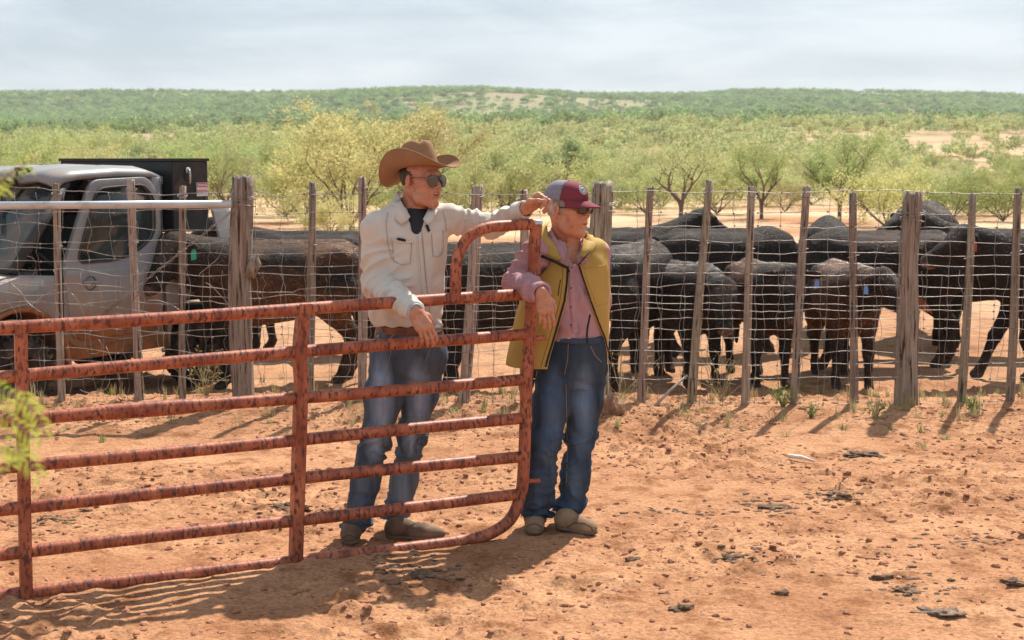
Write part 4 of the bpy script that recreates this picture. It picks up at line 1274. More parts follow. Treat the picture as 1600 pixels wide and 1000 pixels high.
for q in (600, 632, 662): rel(strip_on(bvj, [(q, 503), (q, 519)], .011, .003, .012), 'belt_loop', mat('denim_loop', (.06, .08, .11), (.10, .13, .17), scale=8, rough=.9))
rel(disc_on(bvj, 592, 525, .005), 'rivet', METAL)
# boots
o_bv = {}
def boot(heel, toe, ank, name, m, parent, base, wd=.048, toe_r=.035, point=.6, H=.07, shaft=.058, solem=SOLE):
    heel, toe, ank = Vector(heel), Vector(toe), Vector(ank)
    d = (toe - heel); L = d.length; d.normalize()
    lo = np.minimum(np.array(heel), np.array(toe)) - .12; hi = np.maximum(np.array(heel), np.array(toe)) + .12; hi[2] = max(hi[2], ank.z + .06)
    F = Field(lo, hi, .004)
    up = Vector((0, 0, 1))
    A3 = np.array([[d.x, -d.y, 0], [d.y, d.x, 0], [0, 0, 1]], np.float32)
    F.ell(v3(heel + up*.040 + d*L*.20), (L*.22, .036, .042), A3, 0)
    F.ell(v3(heel + up*.030 + d*L*.66), (L*.33, .045, .036), A3, .035)
    F.cone(v3(heel + up*.024 + d*L*.66), v3(heel + up*.024 + d*(L - toe_r*point)), .034, toe_r*point*.7 + .004, .03)
    F.cone(v3(heel + up*.050 + d*.045), v3(ank), .038, shaft, .04)
    F.cone(v3(heel + up*.068 + d*.06), v3(heel + up*.034 + d*L*.55), .030, .026, .05)
    sl_z = heel.z + .018
    F.halfspace((0, 0, sl_z), (0, 0, -1))
    o, bv = finish(name, F, m, parent, base, .002, 30, 7)
    o_bv[name + str(len(o_bv))] = bv
    # sole
    mb = MB(); n = 28; sd = Vector((-d.y, d.x, 0))
    prof = []
    for k in range(n):
        a = 2*math.pi*k/n; u = math.cos(a); v = math.sin(a)
        x = L/2 + u * L/2 * 1.01; wv = wd * (1.0 if u < -.2 else 1.0 + .06*(u+.2)) * (abs(v)**.75) * (1 - .22*math.exp(-((u+.25)/.3)**2)) * (1 - .30*max(0, u)**4*(1.2-point))
        prof.append((heel + d*x + sd*math.copysign(wv, v)))
    for za, zb, sc in ((.0, .020, 1.0),):
        vs_ = [p + Vector((0, 0, za)) for p in prof] + [p + Vector((0, 0, zb)) for p in prof]
        mb.add(vs_, [[k, (k+1) % n, n+(k+1) % n, n+k] for k in range(n)] + [list(range(n))[::-1], [n+k for k in range(n)]])
    so = mb.build('sole', solem, o, origin=base)
    return o
zl = .012
hR = P(553, 833, 6.84); hR.z = .03; tR = P(545, 850, 6.60); tR.z = .03
boot(hR, tR, P(554, 822, 6.78), 'boot', BOOTM, man, MBASE, .047, .034, .75)
hL = G(604, 843); hL.z = zl; tL = G(687, 838); tL.z = zl
boot(hL, (hL.x + .285, hL.y - .04, zl), P(617, 824, 6.97), 'boot', BOOTM, man, MBASE, .046, .030, .6)
wt = MB(); c_ = eL.lerp(wL, 1.02); d_ = (wL - eL).normalized()
Rq = d_.to_track_quat('Z', 'Y').to_matrix()
wt.tube([c_ + Rq @ Vector((.0345*math.cos(a), .0345*math.sin(a), 0)) for a in np.linspace(0, 6.4, 24)], .0035, 5)
rel(wt, 'wrist_strap', BLACKC)
wt = MB(); c_ = eR.lerp(wR, 1.03); d_ = (wR - eR).normalized(); Rq = d_.to_track_quat('Z', 'Y').to_matrix()
wt.tube([c_ + Rq @ Vector((.034*math.cos(a), .034*math.sin(a), 0)) for a in np.linspace(0, 6.4, 24)], .0045, 5)
rel(wt, 'wristband', mat('pale_blue_band', (.35, .50, .62), rough=.5))

# ---------------------------------------------------------------- the older man in the vest
old = empty('person', (G(868, 842).x, G(868, 842).y, 0)); OB = old.location
tag(old, 'older man in maroon cap, mustard vest and pink shirt, leaning on the gate end', 'person')
YO = 7.12
oh = P(887, 328, 7.10); of = Vector((math.cos(RAD(36)), -math.sin(RAD(36)), -.05)); OR = frame(of, (0, 0, 1)); OS = 1.06
osR, oeR, owR = P(838, 392, 7.04), P(806, 440, 6.99), P(846, 458, 6.72)
osL, oeL, owL = P(933, 394, 7.19), P(936, 470, 7.33), P(934, 540, 7.34)
ohR, ohL, okR, okL, oaR, oaL = P(872, 560, 7.10), P(916, 560, 7.16), P(852, 690, 7.02), P(908, 680, 7.14), P(836, 805, 7.02), P(889, 800, 7.12)
Fb = Field((-.16, 6.55, .03), (.56, 7.42, 1.80), .0034)
WO = sculpt_head(Fb, oh, OR, OS, False, True)
Fb.cone(WO((-.03, 0, -.03)), v3(P(886, 388, 7.16)), .058, .064, .03)
Fb.cone(WO((.02, 0, -.07)), v3(P(894, 392, 7.11)), .035, .045, .03)
Fb.cone(v3(P(886, 388, 7.16)), v3(P(890, 420, 7.14)), .07, .09, .03); Fb.cone(v3(P(890, 420, 7.14)), v3(P(897, 520, 7.13)), .10, .10, .05)
for s_, e_, w_ in ((osR, oeR, owR), (osL, oeL, owL)):
    Fb.cone(v3(P(889, 405, 7.13)), v3(s_), .06, .042, .04); Fb.chain([v3(s_), v3(s_.lerp(e_, .9)), v3(e_.lerp(w_, .25)), v3(w_)], [.034, .026, .024, .024], .02)
for h_, k_, a_ in ((ohR, okR, oaR), (ohL, okL, oaL)):
    Fb.cone(v3(P(897, 520, 7.13)), v3(h_), .08, .07, .05); Fb.chain([v3(h_), v3(k_), v3(a_)], [.062, .045, .035], .03); Fb.cone(v3(a_), v3(a_ - Vector((0, .05, .03))), .033, .03, .02)
sculpt_hand(Fb, owR, Vector((.22, -.15, -.96)), Vector((-.25, .93, -.18)), Vector((.9, .3, .2)), (.30, .40, .30), 1.0, .35, .05)
sculpt_hand(Fb, owL, Vector((-.2, -.1, -.95)), Vector((-.9, .2, .1)), Vector((0, -1, 0)), (.5, .6, .4), .95, .4, .02)
finish('body', Fb, SKIN, old, OB, smooth=1, colors=lambda V: skin_colors(V, [
    (WO((.098, 0, -.059)), (.016, .018, .009), (.85, .62, .60)), (WO((.105, 0, -.015)), (.03, .03, .03), (1.08, .88, .86)), (WO((.055, -.045, -.02)), (.04, .04, .04), (1.1, .98, .96)), (WO((.0, 0, -.02)), (.14, .14, .14), (1.12, 1.10, 1.12))]))
Fh = Field(np.array(oh) - .15, np.array(oh) + .16, .0035)
Fh.ell(WO((-.020, 0, .022)), np.array((.097, .0785, .085)) * OS, OR, 0)
Fh.ell(WO((.105, 0, .0)), np.array((.088, .10, .10)), OR, .01, 'cut'); Fh.ell(WO((.0, 0, -.095)), np.array((.13, .12, .082)), OR, .01, 'cut')
finish('hair', Fh, HAIRG, old, OB, .004, 60, 3)
sg_ = empty('sunglasses'); sg_.parent = old; glasses(WO, OR, sg_, False)
# cap
def cap():
    cp_ = empty('cap'); cp_.parent = old
    HM = Matrix([list(map(float, r)) for r in OR]); c = Vector(WO((-.012, 0, .050)))
    tilt = Matrix.Rotation(RAD(-4), 3, 'Y')
    def T(x, y, z): return c + HM @ (tilt.transposed() @ Vector((x, y, z)))
    A, B, Hc = .119, .094, .093
    def dome(a, t):      # t 0 rim, 1 top
        f = math.cos(t*math.pi/2)**.62 if t < 1 else 0; z = Hc * math.sin(t*math.pi/2)**.95
        seam = 1 - .012 * math.exp(-((math.sin(3*a))/.12)**2)
        return T(A*f*math.cos(a)*seam + .006*t, B*f*math.sin(a)*seam, z)
    n, m = 60, 14
    def part(name, a0, a1, mt):
        k = 40; vs_ = [v3(dome(a0 + (a1-a0)*i/k, j/m)) for i in range(k+1) for j in range(m+1)]
        mb = MB(); mb.add(vs_, [[i*(m+1)+j, (i+1)*(m+1)+j, (i+1)*(m+1)+j+1, i*(m+1)+j+1] for i in range(k) for j in range(m)])
        o = mb.build(name, mt, cp_, origin=OB); s_ = o.modifiers.new('t', 'SOLIDIFY'); s_.thickness = .003; s_.offset = -1
    part('front_panel', -RAD(78), RAD(78), MAROON); part('mesh_back', RAD(78.5), RAD(281.5), MESHG)
    nb, nr = 24, 8; vs_ = []
    for j in range(nr + 1):
        t = j/nr
        for i in range(nb + 1):
            a = -RAD(66) + RAD(132)*i/nb
            r = 1 + .70*t*math.cos(a*1.15)**.8 if abs(a*1.15) < 1.57 else 1
            x, y = A*math.cos(a)*r + .0, B*math.sin(a)*(1 + .05*t)
            vs_.append(v3(T(x, y, .004 - 2.4*y*y*t - .018*t)))
    mb = MB(); mb.add(vs_, [[j*(nb+1)+i, j*(nb+1)+i+1, (j+1)*(nb+1)+i+1, (j+1)*(nb+1)+i] for j in range(nr) for i in range(nb)])
    o = mb.build('bill', MAROON, cp_, origin=OB); s_ = o.modifiers.new('t', 'SOLIDIFY'); s_.thickness = .005; s_.offset = 0
    bt = MB(); bt.lathe([(0, .003), (.006, .002), (.007, 0)], dome(0, 1), HM @ Vector((0, 0, 1)), 10); bt.build('top_button', MAROON, cp_, origin=OB)
    # round white patch with grey print, curved over the front panel
    def on(u, v, off): 
        a = -.18 + u / B*.95; t = .44 + v / Hc * .62; p = dome(a, t); q = dome(a, t+.02); w_ = dome(a+.02, t)
        nn = (q - p).cross(w_ - p).normalized(); nn = nn if nn.dot(p - c) > 0 else -nn
        return p + nn*off
    pm = MB(); R_ = .0285
    vs_ = [v3(on(0, 0, .003))] + [v3(on(R_*r*math.cos(a), R_*r*math.sin(a), .003)) for r in (.33, .66, 1.0) for a in np.linspace(0, 2*math.pi, 25)[:-1]]
    fs = [[0, 1+k, 1+(k+1) % 24] for k in range(24)] + [[1+24*r+k, 1+24*(r+1)+k, 1+24*(r+1)+(k+1) % 24, 1+24*r+(k+1) % 24] for r in (0, 1) for k in range(24)]
    pm.add(vs_, fs); pm.build('patch', WHITEP, cp_, origin=OB)
    ink = MB()
    ink.tube([on(R_*.86*math.cos(a), R_*.86*math.sin(a), .0035) for a in np.linspace(0, 6.3, 40)], .0009, 4)
    for k in range(11):     # ring of tiny lettering strokes
        a = 3.5 + k*.24; ink.tube([on(R_*.72*math.cos(a), R_*.72*math.sin(a), .0036), on(R_*.60*math.cos(a+.07), R_*.60*math.sin(a+.07), .0036)], .0012, 4)
    for k in range(9):
        a = .5 + k*.26; ink.tube([on(R_*.74*math.cos(a), R_*.74*math.sin(a), .0036), on(R_*.60*math.cos(a), R_*.60*math.sin(a), .0036)], .0011, 4)
    ink.tube([on(x, y, .0036) for x, y in ((-.016, -.002), (-.010, .005), (-.004, .000), (.002, .008), (.008, .002), (.014, .004))], .0020, 5)
    ink.tube([on(x, y, .0036) for x, y in ((-.012, -.006), (0, -.005), (.012, -.006))], .0012, 4)
    ink.build('patch_print', INKP, cp_, origin=OB)
cap()
# jeans
def osec(px, py, a, b, Y=7.13): p = P(px, py, Y); return (p.z, p.x, p.y, a, b)
Fj = Field((-.05, 6.84, .06), (.52, 7.42, 1.06), .005)
oy = RAD(16)
Fj.loft(sorted([osec(897, 524, .165, .125), osec(896, 545, .174, .135), osec(895, 572, .155, .125), osec(894, 600, .09, .08)]), 2, oy, 0, 2.2)
for h_, k_, a_, r in ((P(871, 575, 7.10), okR, P(838, 806, 7.03), (.100, .088, .074, .070, .076)), (P(918, 575, 7.16), okL, P(890, 800, 7.12), (.100, .086, .070, .067, .075))):
    Fj.chain([v3(h_), v3(h_.lerp(k_, .5)), v3(k_), v3(k_.lerp(a_, .5)), v3(a_)], r, .045)
    Fj.cone(v3(a_), v3(a_ + Vector((0, -.005, -.03))), r[-1], r[-1] + .004, .01); Fj.cone(v3(a_ + Vector((0, 0, -.07))), v3(a_ + Vector((0, 0, -.17))), .085, .085, 0, 'cut')
oj, bvoj = finish('jeans', Fj, DENIM2, old, OB, .006, 10, 25, (1, 1, .6), folds_jeans(((okR, oaR), (okL, oaL)), P(0, 600, 7.1).z, 1.1), 1, colors=fade_highlight(((ohR, okR, oaR), (ohL, okL, oaL)), 1.0))
def relo(mb, name, m, par=old, **k):
    if mb.V: return mb.build(name, m, par, origin=OB, **k)
relo(strip_on(bvoj, [(876, 531), (905, 534), (938, 532)], .03, .003, .004), 'waistband', mat('denim_band', (.030, .042, .065), (.055, .075, .11), scale=8, rough=.9))
relo(strip_on(bvoj, [(888, 537), (887, 560), (882, 585)], .0025, .001, .002, 8), 'fly_seam', STITCH)
relo(strip_on(bvoj, [(922, 540), (930, 556), (940, 566)], .003, .001, .002, 6), 'pocket_seam', STITCH)
relo(strip_on(bvoj, [(884, 600), (885, 650), (887, 700), (885, 760)], .0022, .001, .002, 8), 'inseam', STITCH)
relo(disc_on(bvoj, 889, 529, .009, .008), 'jeans_button', METAL)
# shirt
Fs = Field((-.20, 6.66, .95), (.58, 7.42, 1.58), .005)
Fs.loft(sorted([osec(894, 531, .152, .125), osec(893, 515, .155, .132), osec(891, 480, .158, .135), osec(891, 440, .164, .128), osec(890, 408, .178, .118, 7.13), osec(888, 390, .13, .095, 7.14), osec(887, 376, .085, .08, 7.15)]), 2, oy, 0, 2.3)
Fs.cone(v3(P(885, 397, 7.14)), v3(osR), .065, .062, .05); Fs.cone(v3(P(893, 397, 7.15)), v3(osL), .065, .058, .05)
Fs.chain([v3(osR), v3(osR.lerp(oeR, .5)), v3(oeR), v3(oeR.lerp(owR, .5)), v3(oeR.lerp(owR, .93))], [.067, .066, .064, .058, .048], .03)
Fs.chain([v3(osL), v3(oeL), v3(oeL.lerp(owL, .9))], [.060, .055, .046], .03)
Fs.cone(v3(oeR.lerp(owR, .82)), v3(oeR.lerp(owR, .96)), .048, .046, .006)
carve_end(Fs, oeR, owR, 1.04, .041)
Fs.cone(v3(P(887, 397, 7.145)), WO((-.03, 0, -.05)), .074, .078, .0, 'cut')
Fs.cone(v3(P(899, 380, 7.05)), v3(P(897, 406, 7.03)), .048, .024, .004, 'cut')
def folds_o(V, N):
    d = np.zeros(len(V), np.float32)
    for c0, c1, n_, am in ((osR, oeR, 4, .006), (oeR, owR, 4, .0055)):
        a = np.array(c0, np.float32); ab = np.array(c1, np.float32) - a; L = np.linalg.norm(ab); ab /= L
        q = V - a; t = q @ ab; rad = np.linalg.norm(q - t[:, None]*ab, axis=1)
        w = np.exp(-((t - L/2)/(L*.55))**4) * np.clip((.11 - rad)/.03, 0, 1)
        d += am * w * (np.abs(np.sin(t/L*n_*math.pi + 5*(fbm(V[:, 0]*8, V[:, 1]*8, V[:, 2]*8, 2, 61)-.5))) * -2 + 1.2)
    d += .010 * (ridged(V[:, 0]*9, V[:, 1]*6, V[:, 2]*3.0, 2, 34) - .5) * (V[:, 2] < P(0, 400, 7.1).z)
    return d
os_, bvos = finish('shirt', Fs, PINK, old, OB, .005, 10, 44, (1, 1, .7), folds_o, 1)
collar([(P(863, 352, 7.19), P(853, 372, 7.24)), (P(861, 356, 7.12), P(852, 384, 7.12)), (P(866, 368, 7.06), P(860, 400, 7.03)), (P(876, 384, 7.02), P(872, 412, 6.985)), (P(886, 397, 7.0), P(880, 418, 6.98))], 'collar', PINK, OB, old)
collar([(P(908, 378, 7.10), P(920, 384, 7.12)), (P(909, 386, 7.04), P(922, 398, 7.03)), (P(906, 394, 7.01), P(915, 413, 6.99)), (P(900, 401, 6.995), P(905, 415, 6.985))], 'collar', PINK, OB, old)
relo(strip_on(bvos, [(893, 405), (893, 440), (895, 480), (899, 520)], .028, .002, .002, 8), 'placket', PINK)
for q in ((893, 418), (892, 450), (892, 480), (892, 508)): relo(disc_on(bvos, *q, .005), 'button', mat('pearl_dark', (.12, .08, .09), rough=.3))
relo(MB().tube([P(853, 462, 6.735) + Vector((.0, .0, .0))] + [P(*q) for q in ((848, 466, 6.715), (842, 462, 6.70))], .004, 5), 'watch_strap', BLACKC)
# vest
def vest():
    Fv = Field((-.20, 6.78, .82), (.62, 7.50, 1.60), .0046)
    S = [osec(870, 592, .262, .175, 7.14), osec(871, 560, .258, .172, 7.14), osec(878, 500, .238, .165, 7.14), osec(886, 450, .214, .155, 7.14), osec(889, 415, .200, .142, 7.14), osec(889, 392, .165, .122, 7.145), osec(888, 378, .115, .100, 7.15), osec(887, 362, .088, .088, 7.155)]
    S = sorted(S)
    Fv.loft(S, 2, oy, 0, 2.4)
    Fv.cone(v3(P(885, 392, 7.15)), v3(osR.lerp(P(885, 392, 7.15), .15)), .07, .072, .04); Fv.cone(v3(P(893, 392, 7.16)), v3(osL.lerp(P(893, 392, 7.15), .12)), .07, .070, .04)
    inner = Field(Fv.lo, Fv.lo + Fv.h * (Fv.n - 1), Fv.h)
    Fi = Fv.D + .013
    Fv.D = np.maximum(Fv.D, -Fi)
    # armholes
    d0 = (oeR - osR).normalized(); Fv.cone(v3(osR + Vector((-.01, -.03, -.03))), v3(osR + d0*.3 + Vector((-.10, -.08, 0))), .086, .12, .0, 'cut')
    Fv.cone(v3(osL + Vector((.07, .02, -.03))), v3(osL + Vector((.19, .10, -.25))), .07, .10, .0, 'cut')
    # neck
    Fv.cone(v3(P(887, 375, 7.15)), v3(P(887, 330, 7.16)), .076, .10, 0, 'cut')
    # front opening, wider towards the hem: boundaries as x over z in the front half
    Lk = [(362, 852), (385, 866), (400, 876), (416, 889), (440, 888), (470, 884), (520, 870), (560, 858), (600, 848)]
    Rk = [(362, 922), (380, 914), (400, 905), (416, 903), (440, 911), (470, 921), (500, 932), (530, 944), (560, 950), (600, 955)]
    zs = [P(0, q[0], 7.0).z for q in Lk][::-1]; xl_ = [P(q[1], q[0], 7.0).x for q in Lk][::-1]
    zs2 = [P(0, q[0], 7.0).z for q in Rk][::-1]; xr_ = [P(q[1], q[0], 7.0).x for q in Rk][::-1]
    X, Y, Z = Fv.ax[0][:, None, None], Fv.ax[1][None, :, None], Fv.ax[2][None, None, :]
    lx = np.interp(Z.ravel(), zs, xl_).reshape(Z.shape); rx = np.interp(Z.ravel(), zs2, xr_).reshape(Z.shape)
    op = np.maximum(np.maximum(lx - X, X - rx), Y - 7.12 - .0*Z)
    Fv.D = np.maximum(Fv.D, -op).astype(np.float32)
    def fv(V, N):
        d = .011 * (ridged(V[:, 0]*6, V[:, 1]*5, V[:, 2]*2.2, 2, 35) - .5)
        hem = np.exp(-((V[:, 2] - P(0, 592, 7.1).z)/.05)**2); d += hem*.004*np.sin(V[:, 0]*45)
        return d
    ax_x = np.array([s_[1] for s_ in S]).mean()
    def vcol(V):
        q = Field.__new__(Field)
        ix = np.clip(((V - Fv.lo) / Fv.h).astype(int), 0, np.array(Fi.shape) - 1)
        inn = Fi[ix[:, 0], ix[:, 1], ix[:, 2]]      # distance measured from the inner face: near 0 means lining
        w = sstep(-inn, -.0065, -.003)[:, None]
        return 1 * (1 - w) + np.array((.03, .045, .20))[None] * w
    o, bv = finish('vest', Fv, VESTM, old, OB, .0045, 7, 54, (1, 1, .6), fv, 1, colors=vcol)
    return o, bv, Lk, Rk
ov, bvv, Lk, Rk = vest()
relo(strip_on(bvv, [(x - 2.0, y) for y, x in Lk[3:]], .010, .003, .002, 6), 'zipper', BLACKC)
relo(strip_on(bvv, [(x - 9, y) for y, x in Lk[3:]], .003, .0015, .001, 6), 'seam', mat('vest_seam', (.20, .13, .03), rough=.9))
relo(strip_on(bvv, [(x + 2.0, y) for y, x in Rk[3:]], .008, .003, .002, 6), 'zipper', BLACKC)
relo(strip_on(bvv, [(876, 437), (874, 448), (872, 462)], .004, .002, .002), 'pocket_zip', BLACKC)
relo(strip_on(bvv, [(913, 424), (922, 450), (933, 478), (948, 474)], .004, .0015, .001), 'seam', VESTP)
relo(strip_on(bvv, [(911, 421), (930, 417), (947, 414)], .004, .0015, .001), 'seam', VESTP)
relo(strip_on(bvv, [(787, 566), (820, 580), (850, 588)], .004, .0015, .001), 'hem', VESTP)
# open stand-up collar flaps with dark lining
def vflap(pts, name='collar_flap'):
    collar([(P(*a), P(*b)) for a, b in pts], name, VESTP, OB, old, .008)
vflap([((858, 345, 7.24), (842, 358, 7.26)), ((853, 352, 7.13), (838, 372, 7.13)), ((856, 372, 7.03), (841, 392, 7.03)), ((866, 392, 6.975), (845, 399, 6.995)), ((878, 402, 6.955), (868, 409, 6.96))])
vflap([((912, 366, 7.20), (926, 370, 7.21)), ((911, 375, 7.09), (930, 384, 7.08)), ((909, 390, 7.01), (929, 388, 7.02)), ((905, 403, 6.97), (918, 402, 6.98))])
relo(MB().tube([P(*q) for q in ((844, 399, 6.985), (858, 405, 6.955), (870, 410, 6.945), (886, 418, 6.94), (889, 425, 6.945))], .0075, 6), 'lining_edge', BLACKC)
relo(MB().tube([P(*q) for q in ((930, 384, 7.06), (922, 394, 6.995), (912, 404, 6.965), (903, 415, 6.955))], .004, 6), 'lining_edge', BLACKC)
relo(MB().tube([P(*q) for q in ((922, 492, 6.94), (920, 502, 6.95), (918, 512, 6.955), (917, 524, 6.96), (918, 536, 6.965))], .005, 6), 'key_lanyard', BLACKC)
# shoes
h = G(838, 826); h.z = zl
boot((h.x, h.y + .10, zl), (h.x - .015, h.y - .155, zl), P(836, 808, 7.05), 'shoe', SHOEM, old, OB, .050, .050, 1.0)
h = G(872, 830); h.z = zl
boot((h.x - .005, h.y + .03, zl), (h.x + .185, h.y - .10, zl), P(889, 806, 7.13), 'shoe', SHOEM, old, OB, .050, .050, 1.0)

_k = list(o_bv.values())
SEAMC = mat('shoe_seam', (.10, .06, .035), rough=.9)
for bv_, pl, par_, base_ in ((_k[2], [(820, 832), (824, 822), (834, 818), (845, 822), (849, 832)], old, OB), (_k[3], [(884, 826), (897, 817), (912, 817), (924, 824), (926, 831)], old, OB),
                       (_k[1], [(632, 834), (640, 822), (648, 818)], man, MBASE), (_k[0], [(530, 842), (545, 836), (562, 842)], man, MBASE)):
    m_ = strip_on(bv_, pl, .005, .0015, .001, 6)
    if m_.V: m_.build('shoe_seam', SEAMC, par_, origin=base_)
# eyebrows-high creases, stubble shade and laugh lines as fine raised skin folds
for WW, par_, base_, old_ in ((W, man, MBASE, 0), (WO, old, OB, 1)):
    pass
# ================================================================== CATTLE
HIDE = mat('cattle_hide', (.75, .72, .70), (1.0, 1.0, 1.0), scale=22, rough=.75, bump=1.0, bscale=60, stretch=(.45, 1.4, 1.1), attr=True, spec=.14, bdist=.012)
HAIRC = mat('cattle_hair', (.8, .78, .75), (1.0, 1.0, 1.0), scale=22, rough=.55, attr=True, spec=.35)
EYE = mat('cattle_eye', (.008, .006, .005), rough=.12, spec=.7)
TAGB = mat('blue_ear_tag', (.16, .30, .62), rough=.45)
TAGG = mat('green_ear_tag', (.05, .48, .30), rough=.45)
TAGR = mat('red_ear_tag', (.5, .07, .05), rough=.45)
def cow_body(seed, s=1.0, neck=0.0, neckz=0.0, head=(0, 0), legs=None, fat=1.0, brown=0.0, bcol=(.11, .045, .018), h=.0115, belly=0, hs=1.06, black=(.026, .019, .0155), grey=0.25, chin=0):
    """neck: sideways angle of the neck, neckz: raise of the poll, head: (yaw, pitch down); local +x is forward"""
    rg = np.random.default_rng(seed)
    F = Field((-1.12, -.62, -.02), (1.42, .62, 1.62), h)
    S = [(-.80, 0, 1.10, .07, .10), (-.74, 0, 1.06, .17*fat, .20), (-.60, 0, 1.02, .245*fat, .275), (-.42, 0, .985, .27*fat, .30), (-.15, 0, .95, .30*fat, .33),
         (.12, 0, .93, .295*fat, .35), (.36, 0, .95, .26*fat, .345), (.52, 0, .985, .21*fat, .31), (.66, 0, 1.02, .13, .21)]
    F.loft(S, 0, 0, 0, 2.25)
    for sg in (-1, 1):
        F.ell((-.52, .185*sg, 1.17), (.10, .06, .07), None, .08); F.ell((-.62, .15*sg*fat, .93), (.20, .11, .26), None, .08)
        F.ell((.37, .17*sg, .92), (.15, .085, .27), None, .07)
        F.ell((-.78, .08*sg, 1.09), (.05, .045, .05), None, .05)
    F.cone((-.6, 0, 1.275), (.45, 0, 1.265), .03, .04, .08)
    F.cone((-.45, 0, .76), (.3, 0, .66), .12, .12, .1)
    # neck and head
    nb = Vector((.50, 0, 1.08)); nd = Vector((math.cos(neck), math.sin(neck), 0))
    poll = nb + nd * .44 + Vector((0, 0, .12 + neckz))
    F.cone(v3(nb + Vector((0, 0, -.02))), v3(poll - nd*.05 + Vector((0, 0, -.05))), .215, .125, .10)
    F.cone(v3(nb + Vector((.02, 0, -.22))), v3(poll + nd*.02 + Vector((0, 0, -.20))), .12, .055, .10)
    F.cone(v3(nb + Vector((-.1, 0, .12))), v3(poll - nd*.08), .11, .09, .10)
    hy, hp = head; a = neck + hy
    hd = Vector((math.cos(a)*math.cos(hp), math.sin(a)*math.cos(hp), -math.sin(hp)))
    up = Vector((math.cos(a)*math.sin(hp), math.sin(a)*math.sin(hp), math.cos(hp))); lf = up.cross(hd)
    def H(x, y, z): return v3(poll + (hd*x + lf*y + up*z)*hs)
    class HF:
        @staticmethod
        def ell(c_, r_, R_=None, k_=.02, op='add'): F.ell(c_, np.array(r_)*hs, R_, k_, op)
        @staticmethod
        def cone(a_, b_, ra, rb, k_=.02, op='add'): F.cone(a_, b_, ra*hs, rb*hs, k_, op)
    HRm = np.array([[hd.x, lf.x, up.x], [hd.y, lf.y, up.y], [hd.z, lf.z, up.z]], np.float32)
    HF.ell(H(.03, 0, -.02), (.135, .115, .115), HRm, .06)
    HF.cone(H(.05, 0, -.01), H(.33, 0, -.045), .098, .060, .05)
    HF.ell(H(.10, 0, -.085), (.14, .070, .075), HRm, .06)
    HF.cone(H(.12, 0, -.10), H(.36, 0, -.085), .05, .042, .05)
    HF.ell(H(.375, 0, -.055), (.062, .068, .060), HRm, .03)
    HF.ell(H(.0, 0, .075), (.055, .055, .035), HRm, .05)
    for sg in (-1, 1):
        HF.ell(H(.125, .078*sg, .012), (.038, .022, .026), HRm, .02)
        HF.ell(H(.425, .030*sg, -.035), (.020, .011, .013), HRm, .01, 'cut')
        er = np.array([[math.cos(1.45*sg), -math.sin(1.45*sg), 0], [math.sin(1.45*sg), math.cos(1.45*sg), 0], [0, 0, 1]], np.float32)
        er2 = HRm @ er
        HF.ell(H(-.015, .165*sg, .0), (.095, .022, .048), er2, .02)
        HF.ell(H(.012, .175*sg, .0), (.060, .014, .028), er2, .01, 'cut')
    HF.ell(H(.40, 0, -.095), (.04, .06, .006), HRm, .006, 'cut')
    # legs
    lg = legs or [(0, 0, 0)] * 4     # dx at the hoof, lift, dy  (front left, front right, hind left, hind right)
    hooves = []
    for i, sg in ((0, 1), (1, -1)):
        dx, li, dy = lg[i]
        F.chain([(.40, .165*sg, .84), (.38, .165*sg, .66), (.43 + dx*.45, .15*sg + dy*.5, .39 + li*.5), (.42 + dx, .145*sg + dy, .115 + li)], [.125, .088, .054, .037], .05)
        F.ell((.435 + dx*.45, .15*sg + dy*.5, .385 + li*.5), (.052, .05, .065), None, .02)
        F.cone((.42 + dx, .145*sg + dy, .115 + li), (.45 + dx, .145*sg + dy, .055 + li), .046, .050, .03)
        hooves.append((.455 + dx, .145*sg + dy, li))
    for i, sg in ((2, 1), (3, -1)):
        dx, li, dy = lg[i]
        F.chain([(-.60, .17*sg, .88), (-.50, .18*sg, .68), (-.70 + dx*.55, .155*sg + dy*.5, .43 + li*.4), (-.655 + dx, .145*sg + dy, .13 + li)], [.165, .125, .056, .039], .05)
        F.cone((-.655 + dx, .145*sg + dy, .13 + li), (-.62 + dx, .145*sg + dy, .055 + li), .047, .050, .03)
        hooves.append((-.615 + dx, .145*sg + dy, li))
    for x, y, li in hooves:
        F.cone((x, y, li + .05), (x + .025, y, li + .032), .050, .050, .015)
        F.ell((x + .07, y, li + .01), (.03, .006, .06), None, .004, 'cut')
    F.apply(lambda X, Y, Z: -(Z - .0) + 0*X + 0*Y, (-1.1, -.6, -.1), (1.4, .6, .03), 0, 'cut') if False else None
    sw = rg.uniform(-.05, .05)
    F.chain([(-.80, 0, 1.20), (-.865, sw*.3, 1.05), (-.875, sw, .75), (-.87, sw*1.3, .50)], [.045, .030, .019, .020], .03)
    F.cone((-.87, sw*1.3, .50), (-.865, sw*1.5, .33), .036, .018, .02)
    if belly: F.ell((-.45, 0, .67), (.20, .12, .11), None, .05)
    V, Fc = F.mesh()
    N = vnormals(V, Fc)
    d = .012 * (fbm(V[:, 0]*9, V[:, 1]*16, V[:, 2]*16, 3, seed) - .5) + .010*(fbm(V[:, 0]*3, V[:, 1]*3, V[:, 2]*3, 2, seed+4) - .5)
    rib = np.exp(-((V[:, 0]-.02)/.22)**2) * np.exp(-((V[:, 2]-.98)/.2)**2); d += rib * .004 * np.sin(V[:, 0]*75)
    V = (V + N * d[:, None]).astype(np.float32)
    # coat: black, rusty brown flanks, dusty back with painted highlight, pale horn hooves
    n_ = fbm(V[:, 0]*2.2, V[:, 1]*2.2, V[:, 2]*2.2, 4, seed + 7)
    nf = fbm(V[:, 0]*9, V[:, 1]*22, V[:, 2]*22, 3, seed + 8)
    w = np.clip((n_ - (.60 - .26*brown)) * 6, 0, 1) * min(1, brown*1.1) * (.35 + 1.1*nf)
